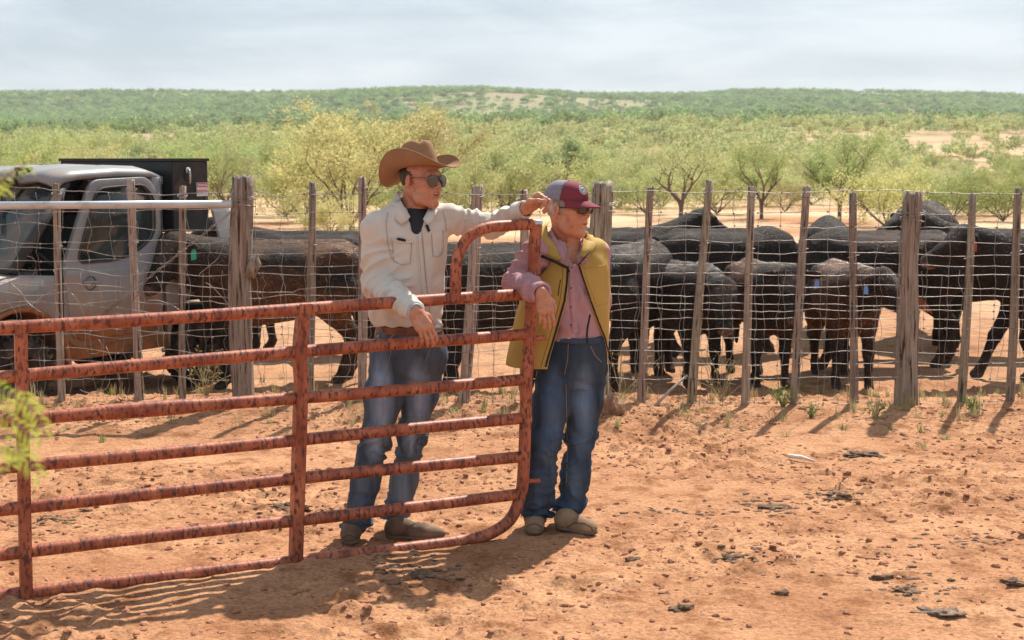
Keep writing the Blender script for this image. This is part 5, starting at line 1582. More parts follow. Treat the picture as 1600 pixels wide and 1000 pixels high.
    legm = sstep(V[:, 2], .62, .45); w = w * (1 - legm*.8); hdm = sstep(-np.linalg.norm(V - np.array(H(.20, 0, -.04)), axis=1), -.42, -.30); w = w * (1 - .85*hdm); w = w * (.45 + .55 * sstep(-V[:, 0], -.50, -.15))
    col = np.array(black)[None] * (1 - w[:, None]) + np.array(bcol)[None] * w[:, None]
    gw = sstep(V[:, 2], 1.12, 1.28) * grey * .8 * np.clip(nf*1.7 - .2, 0, 1) * sstep(-np.abs(V[:, 0]), -.9, -.5)  # upper back greyed: dust plus a highlight put into the colour
    col = col * (1 - gw[:, None]) + np.array((.20, .17, .155))[None] * gw[:, None]
    if belly:
        bw = (np.linalg.norm((V - np.array((-.42, 0, .62))) / np.array((.42, .26, .13)), axis=1) < 1)[:, None]
        col = np.where(bw, np.array((.50, .19, .08))[None], col)
    fz = np.linalg.norm((V - np.array(H(.10, 0, .07))), axis=1); fw_ = (sstep(-fz, -.17, -.06) * np.clip(nf*1.8 - .25, 0, 1))[:, None] * .75; col = col*(1-fw_) + np.array((.15, .125, .11))[None]*fw_  # grey forehead tint paints in a highlight on the dark face
    mz = np.linalg.norm(V - np.array(H(.42, 0, -.06)), axis=1)
    mw = sstep(-mz, -.085, -.055)[:, None]; col = col * (1 - mw) + np.array((.15, .095, .075))[None] * mw
    if chin:
        cz = np.linalg.norm(V - np.array(H(.40, 0, -.12)), axis=1); cw = sstep(-cz, -.075, -.045)[:, None]; col = col*(1-cw) + np.array((.42, .17, .07))[None]*cw
    hw = np.zeros(len(V))
    for x, y, li in hooves: hw = np.maximum(hw, (np.abs(V[:, 0]-x-.01) < .09) * (np.abs(V[:, 1]-y) < .08) * (V[:, 2] < li + .052))
    dust = sstep(V[:, 2], .30, .04) * .35 * np.clip(nf*2-.5, 0, 1)
    col = col * (1 - dust[:, None]) + np.array((.22, .11, .06))[None] * dust[:, None]
    col = np.where(hw[:, None] > 0, np.array((.085, .070, .062))[None], col)
    return V*s, Fc, N, col, H, s, hd, lf, up
def hair_cards(V, F, N, col, n, seed, ln=.028):
    rg = np.random.default_rng(seed)
    k = rg.integers(0, len(V), n); k = k[V[k, 2] > .12]
    p = V[k]; nn = N[k]; c = col[k]
    flow = np.tile(np.array([[-.75, 0, -.65]]), (len(k), 1)) + rg.normal(0, .35, (len(k), 3))
    flow -= nn * (flow*nn).sum(1, keepdims=True); flow /= np.linalg.norm(flow, axis=1, keepdims=True) + 1e-6
    L = ln * (.5 + rg.random((len(k), 1)))
    sd = np.cross(nn, flow) * .0022
    tip = p + flow*L + nn*L*.33
    VV = np.stack([p - sd - nn*.002, p + sd - nn*.002, tip], 1).reshape(-1, 3); FF = np.arange(len(VV)).reshape(-1, 3)
    cc = np.repeat(c * (.6 + 5.5 * rg.random((len(k), 1))**2.2), 3, 0)  # random lighter strands paint coat highlights into the hair colour
    return VV, FF, cc
def cow(px, Y, yaw_deg, label, seed, s=1.0, tag_m=None, tagside=1, nhair=9000, name='cow', cat='cow', px_is='mid', xoff=0, **k):
    V, F, N, col, H, s, hd, lf, up = cow_body(seed, s, **k)
    X = (px - 800) / 2222 * Y * 1.0
    z = float(terrain(np.array([X]), np.array([Y]))[0]) - .005
    e = empty(name, (X, Y, z), RAD(yaw_deg))
    link('body', make_mesh('body', V, F, HIDE, True, col), e)
    HV, HF, HC = hair_cards(V, F, N, col, nhair, seed, .026)
    tag(link('coat_hair', make_mesh('coat_hair', HV, HF, HAIRC, False, HC), e), kind='stuff')
    for sg in (-1, 1):
        m = MB(); m.lathe([(0, .020), (.010, .018), (.017, .011), (.020, 0)], Vector(H(.128, .089*sg, .012))*s, lf*sg, 12)
        m.build('eye', EYE, e, origin=(0, 0, 0))
    if tag_m:
        c = Vector(H(.005, .20*tagside, -.045))*s; w_ = (hd*.85 + lf*.35*tagside).normalized()
        sdv = up.cross(w_).normalized(); mb = MB(); vs_ = []
        dn = Vector((0, 0, -1))
        for o_ in (0, .003):
            for (u, v) in ((-.012, .03), (.012, .03), (.027, .0), (.027, -.062), (-.027, -.062), (-.027, .0)): vs_.append(c + sdv*u*s - dn*v*s + w_*(o_+.022))
        mb.add(vs_, [[0, 1, 2, 3, 4, 5], [11, 10, 9, 8, 7, 6]] + [[i, (i+1) % 6, 6+(i+1) % 6, 6+i] for i in range(6)])
        t_ = mb.build('ear_tag', tag_m, e, smooth=False, origin=(0, 0, 0))
    tag(e, label, cat, 'cattle in the pen')
    return e
ST = [(.05, 0, 0), (-.06, 0, 0), (.08, 0, 0), (-.05, 0, 0)]
WALK = [(.16, 0, 0), (-.14, 0, 0), (-.12, 0, 0), (.18, 0, 0)]
# yaw: 0 faces right, 180 left, 270 faces the camera, 90 faces away
cow(430, 12.75, 196, 'shaggy brown-backed cow facing left with a green ear tag, beside the off-road vehicle', 1, 1.0, TAGG, 1, 16000,
    neck=.42, neckz=.09, head=(.25, .80), hs=1.15, legs=ST, brown=.95, bcol=(.135, .062, .028), grey=.35, chin=1)
cow(470, 14.9, 176, 'black cow behind the shaggy brown one, only its head and back showing', 2, .98, None, 1, 4000, neck=.1, head=(.3, .4), neckz=.14, legs=ST, grey=.3)
cow(772, 11.65, 214, 'black cow with green ear tag right behind the fence, between the two men', 3, .98, TAGG, 1, 9000, neck=.2, neckz=-.05, head=(.2, .7), legs=WALK, brown=.25, grey=.1)
cow(985, 12.9, 62, 'cow with grey-highlighted hips seen from behind, next to the older man', 4, .97, None, 1, 9000, neck=.3, neckz=-.35, head=(.1, .9), legs=ST, grey=.9, brown=.1)
cow(975, 15.6, 10, 'black cow with raised head, furthest back beside the older man', 5, .98, None, 1, 4000, neck=.2, neckz=.20, head=(.2, .3), legs=ST)
cow(1140, 14.9, 12, 'long-backed black cow standing behind the two blue-tagged calves', 6, 1.0, None, 1, 7000, neck=.2, neckz=-.25, head=(.3, .8), legs=ST, brown=.15, fat=1.05)
cow(1068, 12.95, 292, 'grey-backed black calf with blue tag, lowering its head toward the fence', 7, .84, TAGB, -1, 9000, cat='calf', name='calf', neck=-.1, neckz=-.10, head=(-.35, .80), hs=1.25, legs=ST, grey=.7)
cow(1190, 12.95, 276, 'black calf with brown shoulders and blue tag, looking straight out', 8, .84, TAGB, 1, 9000, cat='calf', name='calf', neck=.12, neckz=.03, head=(-.30, .85), hs=1.25, legs=ST, brown=.6, bcol=(.13, .05, .022), grey=.15)
cow(1322, 12.85, 270, 'fuzzy brown calf with blue tag turning its head right, by the thick right post', 9, .84, TAGB, -1, 14000, cat='calf', name='calf', neck=.34, neckz=.0, head=(.42, .55), hs=1.25, legs=[(.04, 0, .02), (-.03, 0, -.02), (.1, 0, 0), (-.1, 0, 0)], brown=.85, bcol=(.15, .062, .026), grey=.3)
cow(1372, 13.9, 184, 'large black cow with orange belly behind the fuzzy brown calf', 10, 1.02, None, 1, 8000, neck=.5, neckz=-.45, head=(.3, .9), legs=[(.1, 0, 0), (-.2, 0, 0), (.05, 0, 0), (-.15, 0, 0)], brown=.3, fat=1.08, belly=1)
cow(1662, 13.1, 186, 'black cow at the right edge holding its head high and facing left', 11, 1.02, TAGR, 1, 7000, neck=.05, neckz=.10, head=(-.05, .42), legs=[(-.10, 0, 0), (.24, 0, 0), (-.1, 0, 0), (.2, 0, 0)], chin=1, grey=.1)
cow(1560, 14.9, 172, 'black cow behind the right-edge one, its ears above the herd', 12, 1.0, None, 1, 4000, neck=.1, neckz=.22, head=(.5, .3), legs=ST)
cow(1293, 16.6, 77, 'black cow seen from behind, standing alone past the herd', 13, 1.02, None, 1, 5000, neck=.1, neckz=-.3, head=(.1, .8), legs=ST, fat=1.1)
cow(1448, 16.2, 72, 'brownish cow seen from behind in the dust, above the thick right post', 14, 1.16, None, 1, 5000, neck=.1, neckz=-.3, head=(.1, .8), legs=ST, brown=.7, bcol=(.12, .07, .045), fat=1.15, grey=.6)
# ================================================================== OFF-ROAD VEHICLE
UG = mat('dusty_grey_paint', (.20, .20, .207), (.27, .265, .26), scale=3, rough=.42, c3=(.34, .24, .17), s3=3.2, lo3=.52, hi3=.80, spec=.5, bump=.05)
def mud_up(m):
    N, L = m.node_tree.nodes, m.node_tree.links; b_ = N['Principled BSDF']; src = b_.inputs['Base Color'].links[0].from_socket
    t = N.new('ShaderNodeTexCoord'); s_ = N.new('ShaderNodeSeparateXYZ'); L.new(t.outputs['Object'], s_.inputs[0])
    n = N.new('ShaderNodeTexNoise'); n.inputs['Scale'].default_value = 5; n.inputs['Detail'].default_value = 8; L.new(t.outputs['Object'], n.inputs['Vector'])
    ad = N.new('ShaderNodeMath'); ad.operation = 'MULTIPLY_ADD'; ad.inputs[1].default_value = .9; L.new(n.outputs['Fac'], ad.inputs[0]); L.new(s_.outputs['Z'], ad.inputs[2])
    mr_ = N.new('ShaderNodeMapRange'); mr_.inputs[1].default_value = 1.42; mr_.inputs[2].default_value = .95; mr_.inputs[3].default_value = 0; mr_.inputs[4].default_value = .9; L.new(ad.outputs[0], mr_.inputs[0])
    x_ = N.new('ShaderNodeMix'); x_.data_type = 'RGBA'; L.new(mr_.outputs[0], x_.inputs[0]); L.new(src, x_.inputs[6]); x_.inputs[7].default_value = (.20, .10, .055, 1); L.new(x_.outputs[2], b_.inputs['Base Color'])
mud_up(UG)
UMUD = mat('mud_caked_plastic', (.17, .075, .032), (.32, .13, .05), scale=6, rough=.95, bump=.5, c3=(.10, .07, .05), s3=5, lo3=.5, hi3=.65)
UBLK = mat('black_plastic', (.025, .025, .027), (.06, .055, .05), scale=6, rough=.6, c3=(.17, .10, .065), s3=4, lo3=.60, hi3=.85)
UBOX = mat('black_toolbox', (.012, .012, .013), (.022, .022, .022), scale=4, rough=.35, c3=(.06, .035, .025), s3=2.2, lo3=.6, hi3=.75)
TYRE = mat('tyre_rubber', (.018, .017, .016), (.06, .045, .035), scale=8, rough=.9, c3=(.20, .14, .10), s3=9, lo3=.52, hi3=.72)
RIM = mat('dark_rim', (.04, .04, .042), (.13, .10, .08), scale=8, rough=.5, metal=.5)
def glassmat(name='dusty_glass', p0=.45, p1=.72, base=.42):
    m = bpy.data.materials.new(name); m.use_nodes = True
    N, L = m.node_tree.nodes, m.node_tree.links; b = N['Principled BSDF']
    b.inputs['Base Color'].default_value = (.05, .07, .075, 1); b.inputs['Roughness'].default_value = .05; b.inputs['Specular IOR Level'].default_value = .8
    tr = N.new('ShaderNodeBsdfTransparent'); tr.inputs['Color'].default_value = (.55, .62, .62, 1)
    ds = N.new('ShaderNodeBsdfDiffuse'); ds.inputs['Color'].default_value = (.42, .28, .20, 1)
    t = N.new('ShaderNodeTexCoord'); n = N.new('ShaderNodeTexNoise'); n.inputs['Scale'].default_value = 2.4; n.inputs['Detail'].default_value = 7
    L.new(t.outputs['Object'], n.inputs['Vector'])
    r = N.new('ShaderNodeValToRGB'); r.color_ramp.elements[0].position = p0; r.color_ramp.elements[1].position = p1; r.color_ramp.elements[1].color = (.75, .75, .75, 1)
    L.new(n.outputs['Fac'], r.inputs[0])
    m1 = N.new('ShaderNodeMixShader'); m1.inputs[0].default_value = .45
    L.new(b.outputs[0], m1.inputs[1]); L.new(tr.outputs[0], m1.inputs[2])
    m2 = N.new('ShaderNodeMixShader'); L.new(r.outputs[0], m2.inputs[0]); L.new(m1.outputs[0], m2.inputs[1]); L.new(ds.outputs[0], m2.inputs[2])
    L.new(m2.outputs[0], N['Material Output'].inputs['Surface'])
    return m
UGLASS = glassmat()
UGLASS2 = glassmat('side_glass', .60, .85)
utv = empty('off_road_vehicle', (-3.90, 12.2, 0), RAD(239))
utv.location.z = float(terrain(np.array([-3.8]), np.array([12.2]))[0])
tag(utv, 'dusty grey cab off-road utility vehicle with black toolbox, parked behind the fence at left', 'utility vehicle')
def ub(mb, name, m, par=utv, **k): return mb.build(name, m, par, origin=(0, 0, 0), **k)
def rr(pts, r=.06, n=5):
    """round the corners of a closed 2D polygon"""
    out = []; N_ = len(pts)
    for i in range(N_):
        p0, p, p1 = Vector(pts[i-1]), Vector(pts[i]), Vector(pts[(i+1) % N_])
        a = (p0-p); b = (p1-p); q = min(r, a.length*.45, b.length*.45)
        A_, B_ = p + a.normalized()*q, p + b.normalized()*q
        for k in range(n+1):
            t = k/n; out.append(tuple(A_*(1-t)**2 + p*2*t*(1-t) + B_*t*t))
    return out
for sg in (1, -1):
    y0, y1 = .70*sg, .655*sg
    # door frame panel with arched window opening (x forward, z up)
    outer = rr([(.56, 1.16), (.24, 1.86), (-.40, 1.88), (-.52, 1.70), (-.52, .52), (.46, .50), (.60, .62)], .09)
    inner = rr([(.43, 1.19), (.19, 1.79), (-.34, 1.815), (-.45, 1.69), (-.45, 1.38), (-.22, 1.24), (.0, 1.19)], .10)
    k = min(len(outer), len(inner))
    dr = MB(); dr.ringpanel(outer, inner, y0, y1)
    door = ub(dr, 'door', UG, bevel=.006)
    lp = MB(); lp.prism(rr([(.57, 1.135), (-.50, 1.135), (-.50, .60), (.50, .58)], .05), y0 + .012*sg, y1, 'y'); ub(lp, 'door_skin', UG, door, bevel=.012)
    g = MB(); g.prism([tuple(Vector(q)*1.0) for q in inner], .675*sg, .668*sg, 'y'); ub(g, 'window', UGLASS2, door)
    rim_ = MB(); rim_.tube([(q[0], y0 + .004*sg, q[1]) for q in inner + inner[:1]], .010, 6); ub(rim_, 'window_seal', UBLK, door)
    rec = MB(); rec.lathe([(0, -.004), (.05, -.002), (.058, .006)], (.30, y0+.014*sg, 1.02), Vector((0, sg, 0)), 16); ub(rec, 'handle_recess', UBLK, door)
    hd_ = MB(); hd_.tube([(.38, y0+.022*sg, 1.03), (.34, y0+.034*sg, 1.03), (.24, y0+.034*sg, 1.025), (.21, y0+.020*sg, 1.02)], .014, 8); ub(hd_, 'handle', UG, door)
    sill = MB(); sill.prism(rr([(.62, .56), (-.62, .54), (-.62, .40), (.60, .40)], .04), .69*sg, .55*sg, 'y'); ub(sill, 'rocker_panel', UMUD, bevel=.01)
    ch = MB(); ch.prism(rr([(.50, .70), (.10, .68), (-.45, .66), (-.45, .56), (.44, .56)], .05), .722*sg, .70*sg, 'y'); ub(ch, 'door_crease', UMUD, door, bevel=.008)
    # front fender with wheel arch
    fen = []
    for a in np.linspace(-.10, math.pi + .10, 17): fen.append((1.03 + .46*math.cos(a), .40 + .46*math.sin(a)))
    up = [(.58, .45), (.60, 1.10), (.98, 1.13), (1.35, 1.04), (1.58, .90), (1.62, .55)]
    poly = up + fen
    f = MB(); f.prism(up + fen, .72*sg, .60*sg, 'y'); ub(f, 'front_fender', UG, bevel=.01)
    gp = MB(); gp.tube([(.585, .722*sg, 1.17), (.60, .722*sg, 1.0), (.605, .722*sg, .62), (.62, .72*sg, .50)], .008, 5); gp.tube([(-.53, .702*sg, 1.85), (-.53, .702*sg, .52)], .008, 5); ub(gp, 'door_gap', UBLK)
    li = MB(); n_ = 17; vv = []
    for a in np.linspace(-.1, math.pi + .1, n_):
        for yy in (.725*sg, .30*sg): vv.append((1.03 + .455*math.cos(a), yy, .40 + .455*math.sin(a)))
    li.add(vv, [[2*i, 2*i+2, 2*i+3, 2*i+1] for i in range(n_-1)]); ub(li, 'wheel_arch', UMUD)
    lip = MB(); lip.tube([(1.03 + .47*math.cos(a), .725*sg, .40 + .47*math.sin(a)) for a in np.linspace(-.1, math.pi + .1, 17)], .022, 6); ub(lip, 'arch_lip', UMUD)
    # rear bed side
    bs = MB(); arch = [(-1.05 + .45*math.cos(a), .40 + .45*math.sin(a)) for a in np.linspace(-.05, math.pi + .05, 15)]
    bs.prism([(-.58, .50), (-.56, 1.10), (-1.55, 1.10), (-1.58, .55)] + arch[::-1], .70*sg, .62*sg, 'y'); ub(bs, 'bed_side', UG, bevel=.01)
    ap = MB(); ap.tube([(1.00, .62*sg, 1.14), (.42, .60*sg, 1.84)], .045, 8); ub(ap, 'windscreen_pillar', UBLK)
    bp_ = MB(); bp_.box((-.52, .63*sg, 1.48), (.12, .09, .80)); ub(bp_, 'rear_pillar', UG, bevel=.02)
    hl_ = MB(); hl_.box((1.63, .50*sg, .92), (.06, .26, .10)); ub(hl_, 'headlight', UGLASS, bevel=.02)
def wheel(x, y, sg):
    w = empty('wheel', (x, y, .34), 0); w.parent = utv
    t = MB(); R_ = Matrix.Rotation(math.pi/2, 3, 'X')
    t.lathe([(.185, -.115), (.25, -.128), (.305, -.12), (.325, -.09), (.328, 0), (.325, .09), (.305, .12), (.25, .128), (.185, .115)], (0, 0, 0), n=40, R=R_)
    ty_ = ub(t, 'tyre', TYRE, w)
    lug = MB()
    for k in range(30):
        a = 2*math.pi*k/30
        for j, yy in enumerate((-.075, .0, .075)):
            aa = a + (.10 if j % 2 else 0); c = Vector((math.cos(aa)*.333, yy, math.sin(aa)*.333))
            lug.box(c, (.030, .058, .036), Matrix.Rotation(-aa, 3, 'Y'))
        for s2 in (-1, 1):
            c = Vector((math.cos(a)*.312, s2*.118, math.sin(a)*.312)); lug.box(c, (.045, .018, .026), Matrix.Rotation(-a, 3, 'Y'))
    ub(lug, 'tread', TYRE, w, smooth=False)
    r_ = MB(); r_.lathe([(.0, .045), (.05, .05), (.06, .035), (.075, .02), (.15, .03), (.18, .075), (.19, .112), (.195, .10)], (0, 0, 0), n=30, R=Matrix.Rotation(-math.pi/2*sg, 3, 'X'))
    for k in range(6):
        a = 2*math.pi*k/6; r_.tube([(math.cos(a)*.05, .055*sg, math.sin(a)*.05), (math.cos(a)*.175, .085*sg, math.sin(a)*.175)], [.022, .016], 6)
    ub(r_, 'rim', RIM, w)
for x in (1.03, -1.05):
    for sg in (1, -1): wheel(x, .60*sg, sg)
hood = MB()
vv = []
for x, z, w_ in ((.95, 1.15, .64), (1.2, 1.12, .62), (1.45, 1.03, .60), (1.62, .92, .56), (1.68, .74, .54), (1.66, .45, .50)):
    for t in np.linspace(-1, 1, 9): vv.append((x, w_*t, z - .035*t*t + (.02 if abs(t) < .6 else 0)))
hood.add(vv, [[i*9+j, i*9+j+1, (i+1)*9+j+1, (i+1)*9+j] for i in range(5) for j in range(8)])
ho_ = ub(hood, 'hood', UG); sm = ho_.modifiers.new('t', 'SOLIDIFY'); sm.thickness = .02
sc_ = MB(); sc_.box((1.05, .25, 1.155), (.16, .24, .02)); ub(sc_, 'hood_vent', UBLK, ho_, bevel=.006)
ws = MB(); ws.add([(1.0, .60, 1.15), (1.0, -.60, 1.15), (.44, -.58, 1.82), (.44, .58, 1.82), (1.006, .60, 1.155), (1.006, -.60, 1.155), (.446, -.58, 1.825), (.446, .58, 1.825)], [[0, 1, 2, 3], [7, 6, 5, 4], [0, 4, 5, 1], [1, 5, 6, 2], [2, 6, 7, 3], [3, 7, 4, 0]])
ub(ws, 'windscreen', UGLASS, smooth=False)
wb = MB(); wb.tube([(1.0, .60, 1.15), (1.0, -.60, 1.15)], .03, 8); ub(wb, 'windscreen_base', UBLK)
wp = MB(); wp.tube([(1.0, -.05, 1.17), (.72, .10, 1.52), (.50, .18, 1.78)], .010, 5); wp.tube([(.80, .28, 1.43), (.55, -.02, 1.73)], .009, 5); ub(wp, 'wiper', UBLK)
vis = MB(); vis.box((.42, 0, 1.86), (.10, 1.20, .05)); ub(vis, 'windscreen_header', UBLK, bevel=.012)
roof = MB(); vv = []
for x, z, w_ in ((.56, 1.86, .62), (.50, 1.925, .66), (.35, 1.955, .675), (-.1, 1.975, .68), (-.45, 1.965, .68), (-.60, 1.93, .66), (-.62, 1.87, .64)):
    for t in np.linspace(-1, 1, 13): vv.append((x, w_*t, z - .055*abs(t)**5 + .012*math.cos(t*9)*(abs(t) < .85)))
roof.add(vv, [[i*13+j, i*13+j+1, (i+1)*13+j+1, (i+1)*13+j] for i in range(6) for j in range(12)])
ro = ub(roof, 'roof', UG); sm = ro.modifiers.new('t', 'SOLIDIFY'); sm.thickness = .04; sm.offset = -1
cl_ = MB(); cl_.box((.50, .20, 1.945), (.14, .05, .03)); cl_.tube([(.56, .20, 1.93), (.585, .20, 1.87), (.56, .17, 1.83)], .014, 6); ub(cl_, 'roof_clamp', UBLK)
bk = MB(); bk.box((-.575, 0, .90), (.05, 1.24, .60)); ub(bk, 'rear_wall', UBLK)
rg_ = MB(); rg_.box((-.575, 0, 1.53), (.012, 1.20, .62)); ub(rg_, 'rear_window', UGLASS)
fl = MB(); fl.box((0, 0, .46), (1.9, 1.22, .08)); fl.box((1.15, 0, .62), (.8, .7, .5)); fl.box((-1.1, 0, .56), (.9, .9, .25)); ub(fl, 'chassis', UBLK)
bed = MB(); bed.box((-1.08, 0, .80), (.98, 1.24, .06)); bed.box((-1.56, 0, .95), (.04, 1.24, .30)); ub(bed, 'cargo_bed', UBLK)
for y in (.33, -.33):
    s_ = MB(); s_.prism(rr([(.15, .80), (-.40, .78), (-.42, .95), (.17, .95)], .05), y-.24, y+.24, 'y'); s_.prism(rr([(-.30, .92), (-.48, 1.52), (-.36, 1.55), (-.18, .94)], .05), y-.23, y+.23, 'y')
    s_.prism(rr([(-.46, 1.54), (-.47, 1.72), (-.39, 1.73), (-.38, 1.54)], .03), y-.13, y+.13, 'y'); ub(s_, 'seat', mat('seat_vinyl', (.05, .055, .055), (.10, .10, .095), scale=8, rough=.6), bevel=.02)
stw = MB(); c = Vector((.52, .33, 1.18)); ax_ = Vector((-.75, 0, .66)).normalized(); Rq = ax_.to_track_quat('Z', 'Y').to_matrix()
stw.tube([c + Rq @ Vector((.17*math.cos(a), .17*math.sin(a), 0)) for a in np.linspace(0, 6.3, 26)], .015, 6); stw.tube([c, c - ax_*.3], .02, 6); stw.tube([c + Rq @ Vector((.17, 0, 0)), c - Rq @ Vector((.17, 0, 0))], .014, 5)
ub(stw, 'steering_wheel', UBLK)
ds = MB(); ds.box((.86, 0, 1.06), (.26, 1.2, .18)); ub(ds, 'dashboard', UBLK, bevel=.03)
# black steel toolbox across the bed, rising above the roof
tb = MB(); tb.box((-.90, .0, 1.70), (.44, 1.40, .62)); tbo = ub(tb, 'toolbox', UBOX, smooth=False, bevel=.008)
ld = MB(); ld.box((-.90, 0, 2.022), (.46, 1.42, .025)); ub(ld, 'toolbox_lid', UBOX, tbo, smooth=False)
lt = MB(); lt.tube([(-.86, .715, 1.80), (-.86, .732, 1.83), (-.86, .732, 1.92), (-.86, .715, 1.94)], .010, 6); lt.box((-.86, .708, 1.93), (.05, .012, .05)); ub(lt, 'latch', METAL, tbo)
stk = MB(); stk.box((-1.04, .7035, 1.76), (.14, .004, .12)); ub(stk, 'warning_sticker', mat('sticker_white', (.70, .68, .66), rough=.5), tbo, smooth=False)
sr = MB(); sr.box((-1.04, .7065, 1.798), (.13, .002, .036)); sr.box((-1.04, .7065, 1.745), (.13, .002, .022)); ub(sr, 'sticker_red_bars', mat('sticker_red', (.55, .03, .03), rough=.5), tbo, smooth=False)
sb_ = MB()
for k in range(7): sb_.box((-1.092 + k*.017, .7078, 1.798), (.009, .0015, .020))
for k in range(8): sb_.box((-1.095 + k*.0155, .7078, 1.745), (.008, .0015, .010))
ub(sb_, 'sticker_lettering', mat('sticker_ink', (.75, .73, .70), rough=.5), tbo, smooth=False)
dd = MB(); dd.lathe([(0, .001), (.10, .001)], (-.78, .7035, 1.78), Vector((0, 1, 0)), 4); ub(dd, 'rust_mark', mat('rust_brown', (.08, .045, .035), rough=.8), tbo, smooth=False)
wpn = MB(); wpn.prism(rr([(-1.20, 1.62), (-1.42, 1.62), (-1.60, 1.22), (-1.34, 1.20)], .03), .66, .63, 'y'); wo_ = ub(wpn, 'side_rack_panel', mat('dull_white_panel', (.42, .42, .41), (.55, .54, .52), scale=6, rough=.5), bevel=.005)
# ================================================================== GROUND CLUTTER
rf = np.random.default_rng(321)
def rock_mesh(name, seed, m, flat=.6, sub=1, ang=.35):
    rg = np.random.default_rng(seed)
    t = (1 + 5**.5) / 2
    v = np.array([(-1, t, 0), (1, t, 0), (-1, -t, 0), (1, -t, 0), (0, -1, t), (0, 1, t), (0, -1, -t), (0, 1, -t), (t, 0, -1), (t, 0, 1), (-t, 0, -1), (-t, 0, 1)], float); v /= np.linalg.norm(v[0])
    f = [(0, 11, 5), (0, 5, 1), (0, 1, 7), (0, 7, 10), (0, 10, 11), (1, 5, 9), (5, 11, 4), (11, 10, 2), (10, 7, 6), (7, 1, 8), (3, 9, 4), (3, 4, 2), (3, 2, 6), (3, 6, 8), (3, 8, 9), (4, 9, 5), (2, 4, 11), (6, 2, 10), (8, 6, 7), (9, 8, 1)]
    v = list(map(tuple, v))
    for _ in range(sub):
        nf = []; cache = {}
        def mid(a, b):
            k = (min(a, b), max(a, b))
            if k not in cache:
                p = (np.array(v[a]) + np.array(v[b])) / 2; p /= np.linalg.norm(p); v.append(tuple(p)); cache[k] = len(v)-1
            return cache[k]
        for a, b, c in f:
            x, y, z = mid(a, b), mid(b, c), mid(c, a); nf += [(a, x, z), (b, y, x), (c, z, y), (x, y, z)]
        f = nf
    V = np.array(v); k = 1 + ang * (fbm(V[:, 0]*1.6+seed, V[:, 1]*1.6, V[:, 2]*1.6, 3, seed) * 2 - 1) * 2
    V = V * k[:, None]; V[:, 2] *= flat
    return V, np.array(f)
# loose clods of earth: uncountable
def clods(name, n, area, smin_, smax_, m, seed, label, sub=0, dens=None):
    rg = np.random.default_rng(seed); protos = [rock_mesh('', s, None, .65, sub, .4) for s in range(6)]
    VV, FF, off = [], [], 0
    x = rg.uniform(area[0], area[1], n); y = area[2] + (area[3]-area[2]) * rg.random(n)**.8
    dn = fbm(x*.9 + 7, y*.9, 2, 3, 71); keep = dn + .25*rg.random(n) > .52; x, y = x[keep], y[keep]
    z = terrain(x, y) + near_relief(x, y)
    for i in range(len(x)):
        V, F = protos[int(rg.integers(6))]; s = smin_ + (smax_-smin_) * rg.random()**3.2
        a = rg.uniform(0, 6.28); c_, s_ = math.cos(a), math.sin(a)
        W_ = V * s * np.array([rg.uniform(.7, 1.4), 1, rg.uniform(.6, 1)])
        VV.append(np.stack([W_[:, 0]*c_ - W_[:, 1]*s_ + x[i], W_[:, 0]*s_ + W_[:, 1]*c_ + y[i], W_[:, 2] + z[i] + s*.10], 1)); FF.append(F + off); off += len(V)
    o = link(name, make_mesh(name, np.concatenate(VV), np.concatenate(FF), m, False)); tag(o, label, 'clods', kind='stuff'); return o
clods('dirt_clods', 15000, (-3.6, 3.8, 4.9, 10.2), .003, .022, CLOD, 1, 'crumbs of red earth strewn over the trampled ground')
clods('dirt_clods', 2600, (-3.9, 4.6, 9.6, 11.6), .008, .032, CLOD, 2, 'crumbs of red earth along the foot of the fence')
clods('dung_crumbs', 900, (-3.6, 3.8, 4.9, 10.2), .004, .014, DUNG, 3, 'dark crumbs of dried dung strewn over the ground')
# single dung pats and lumps that can be pointed at
def pat(px, py, w, label, h=.35, seed=0, name='dung_pat', m=DUNG, cat='dung'):
    g = G(px, py); V, F = rock_mesh('', seed + 50, None, h, 3, .5)
    V = V * np.array([1.0, .62, 1]) * w
    nz_ = fbm(V[:, 0]*55, V[:, 1]*55, V[:, 2]*55, 3, seed + 3); V = V * (.45 + 1.1 * nz_)[:, None]; V[:, 2] = V[:, 2] * .8 + .35 * w * h * (fbm(V[:, 0]*120, V[:, 1]*120, 0, 2, seed + 9) - .6)
    r = 1 + .25 * (fbm(V[:, 0]*40, V[:, 1]*40, 0, 2, seed) - .5); V[:, 2] *= r
    z = zg(g.x, g.y)
    o = link(name, make_mesh(name, V, F, m, True), None, (g.x, g.y, z + .001), (0, 0, .35 * math.sin(seed * 1.7)))
    tag(o, label, cat); return o
pat(1065, 948, .050, 'dark lumpy dung pat near the bottom edge, below the middle of the ground', .45, 1)
pat(1466, 956, .075, 'large flat greyish dung pat in the lower right corner', .25, 2, m=mat('old_dung', (.16, .10, .07), (.30, .21, .15), scale=30, rough=.95, bump=.9))
pat(986, 877, .034, 'small dark dung lump below the older man\'s right shoe', .5, 3)
pat(1145, 872, .042, 'dark flat dung lump in the middle of the open ground', .4, 4)
pat(1376, 905, .042, 'black clod at the right, above the big flat pat', .5, 5)
pat(1220, 926, .030, 'round dark clod just left of the bottom centre-right stretch', .7, 6)
pat(1310, 773, .060, 'wide crumbly dung streak right of centre below the white stick', .25, 7)
pat(1346, 711, .105, 'long dark dried dung heap near the right thick post\'s shadow', .22, 8)
pat(1205, 790, .075, 'broken dung crust in the middle distance of the open ground', .20, 9)
pat(455, 795, .085, 'heap of dried dung seen between the rails left of the hatted man', .35, 10)
pat(80, 812, .060, 'dried dung seen between the lower rails at the left', .35, 11)
pat(1413, 925, .050, 'dung lump beside a pale crust at the lower right', .35, 12)
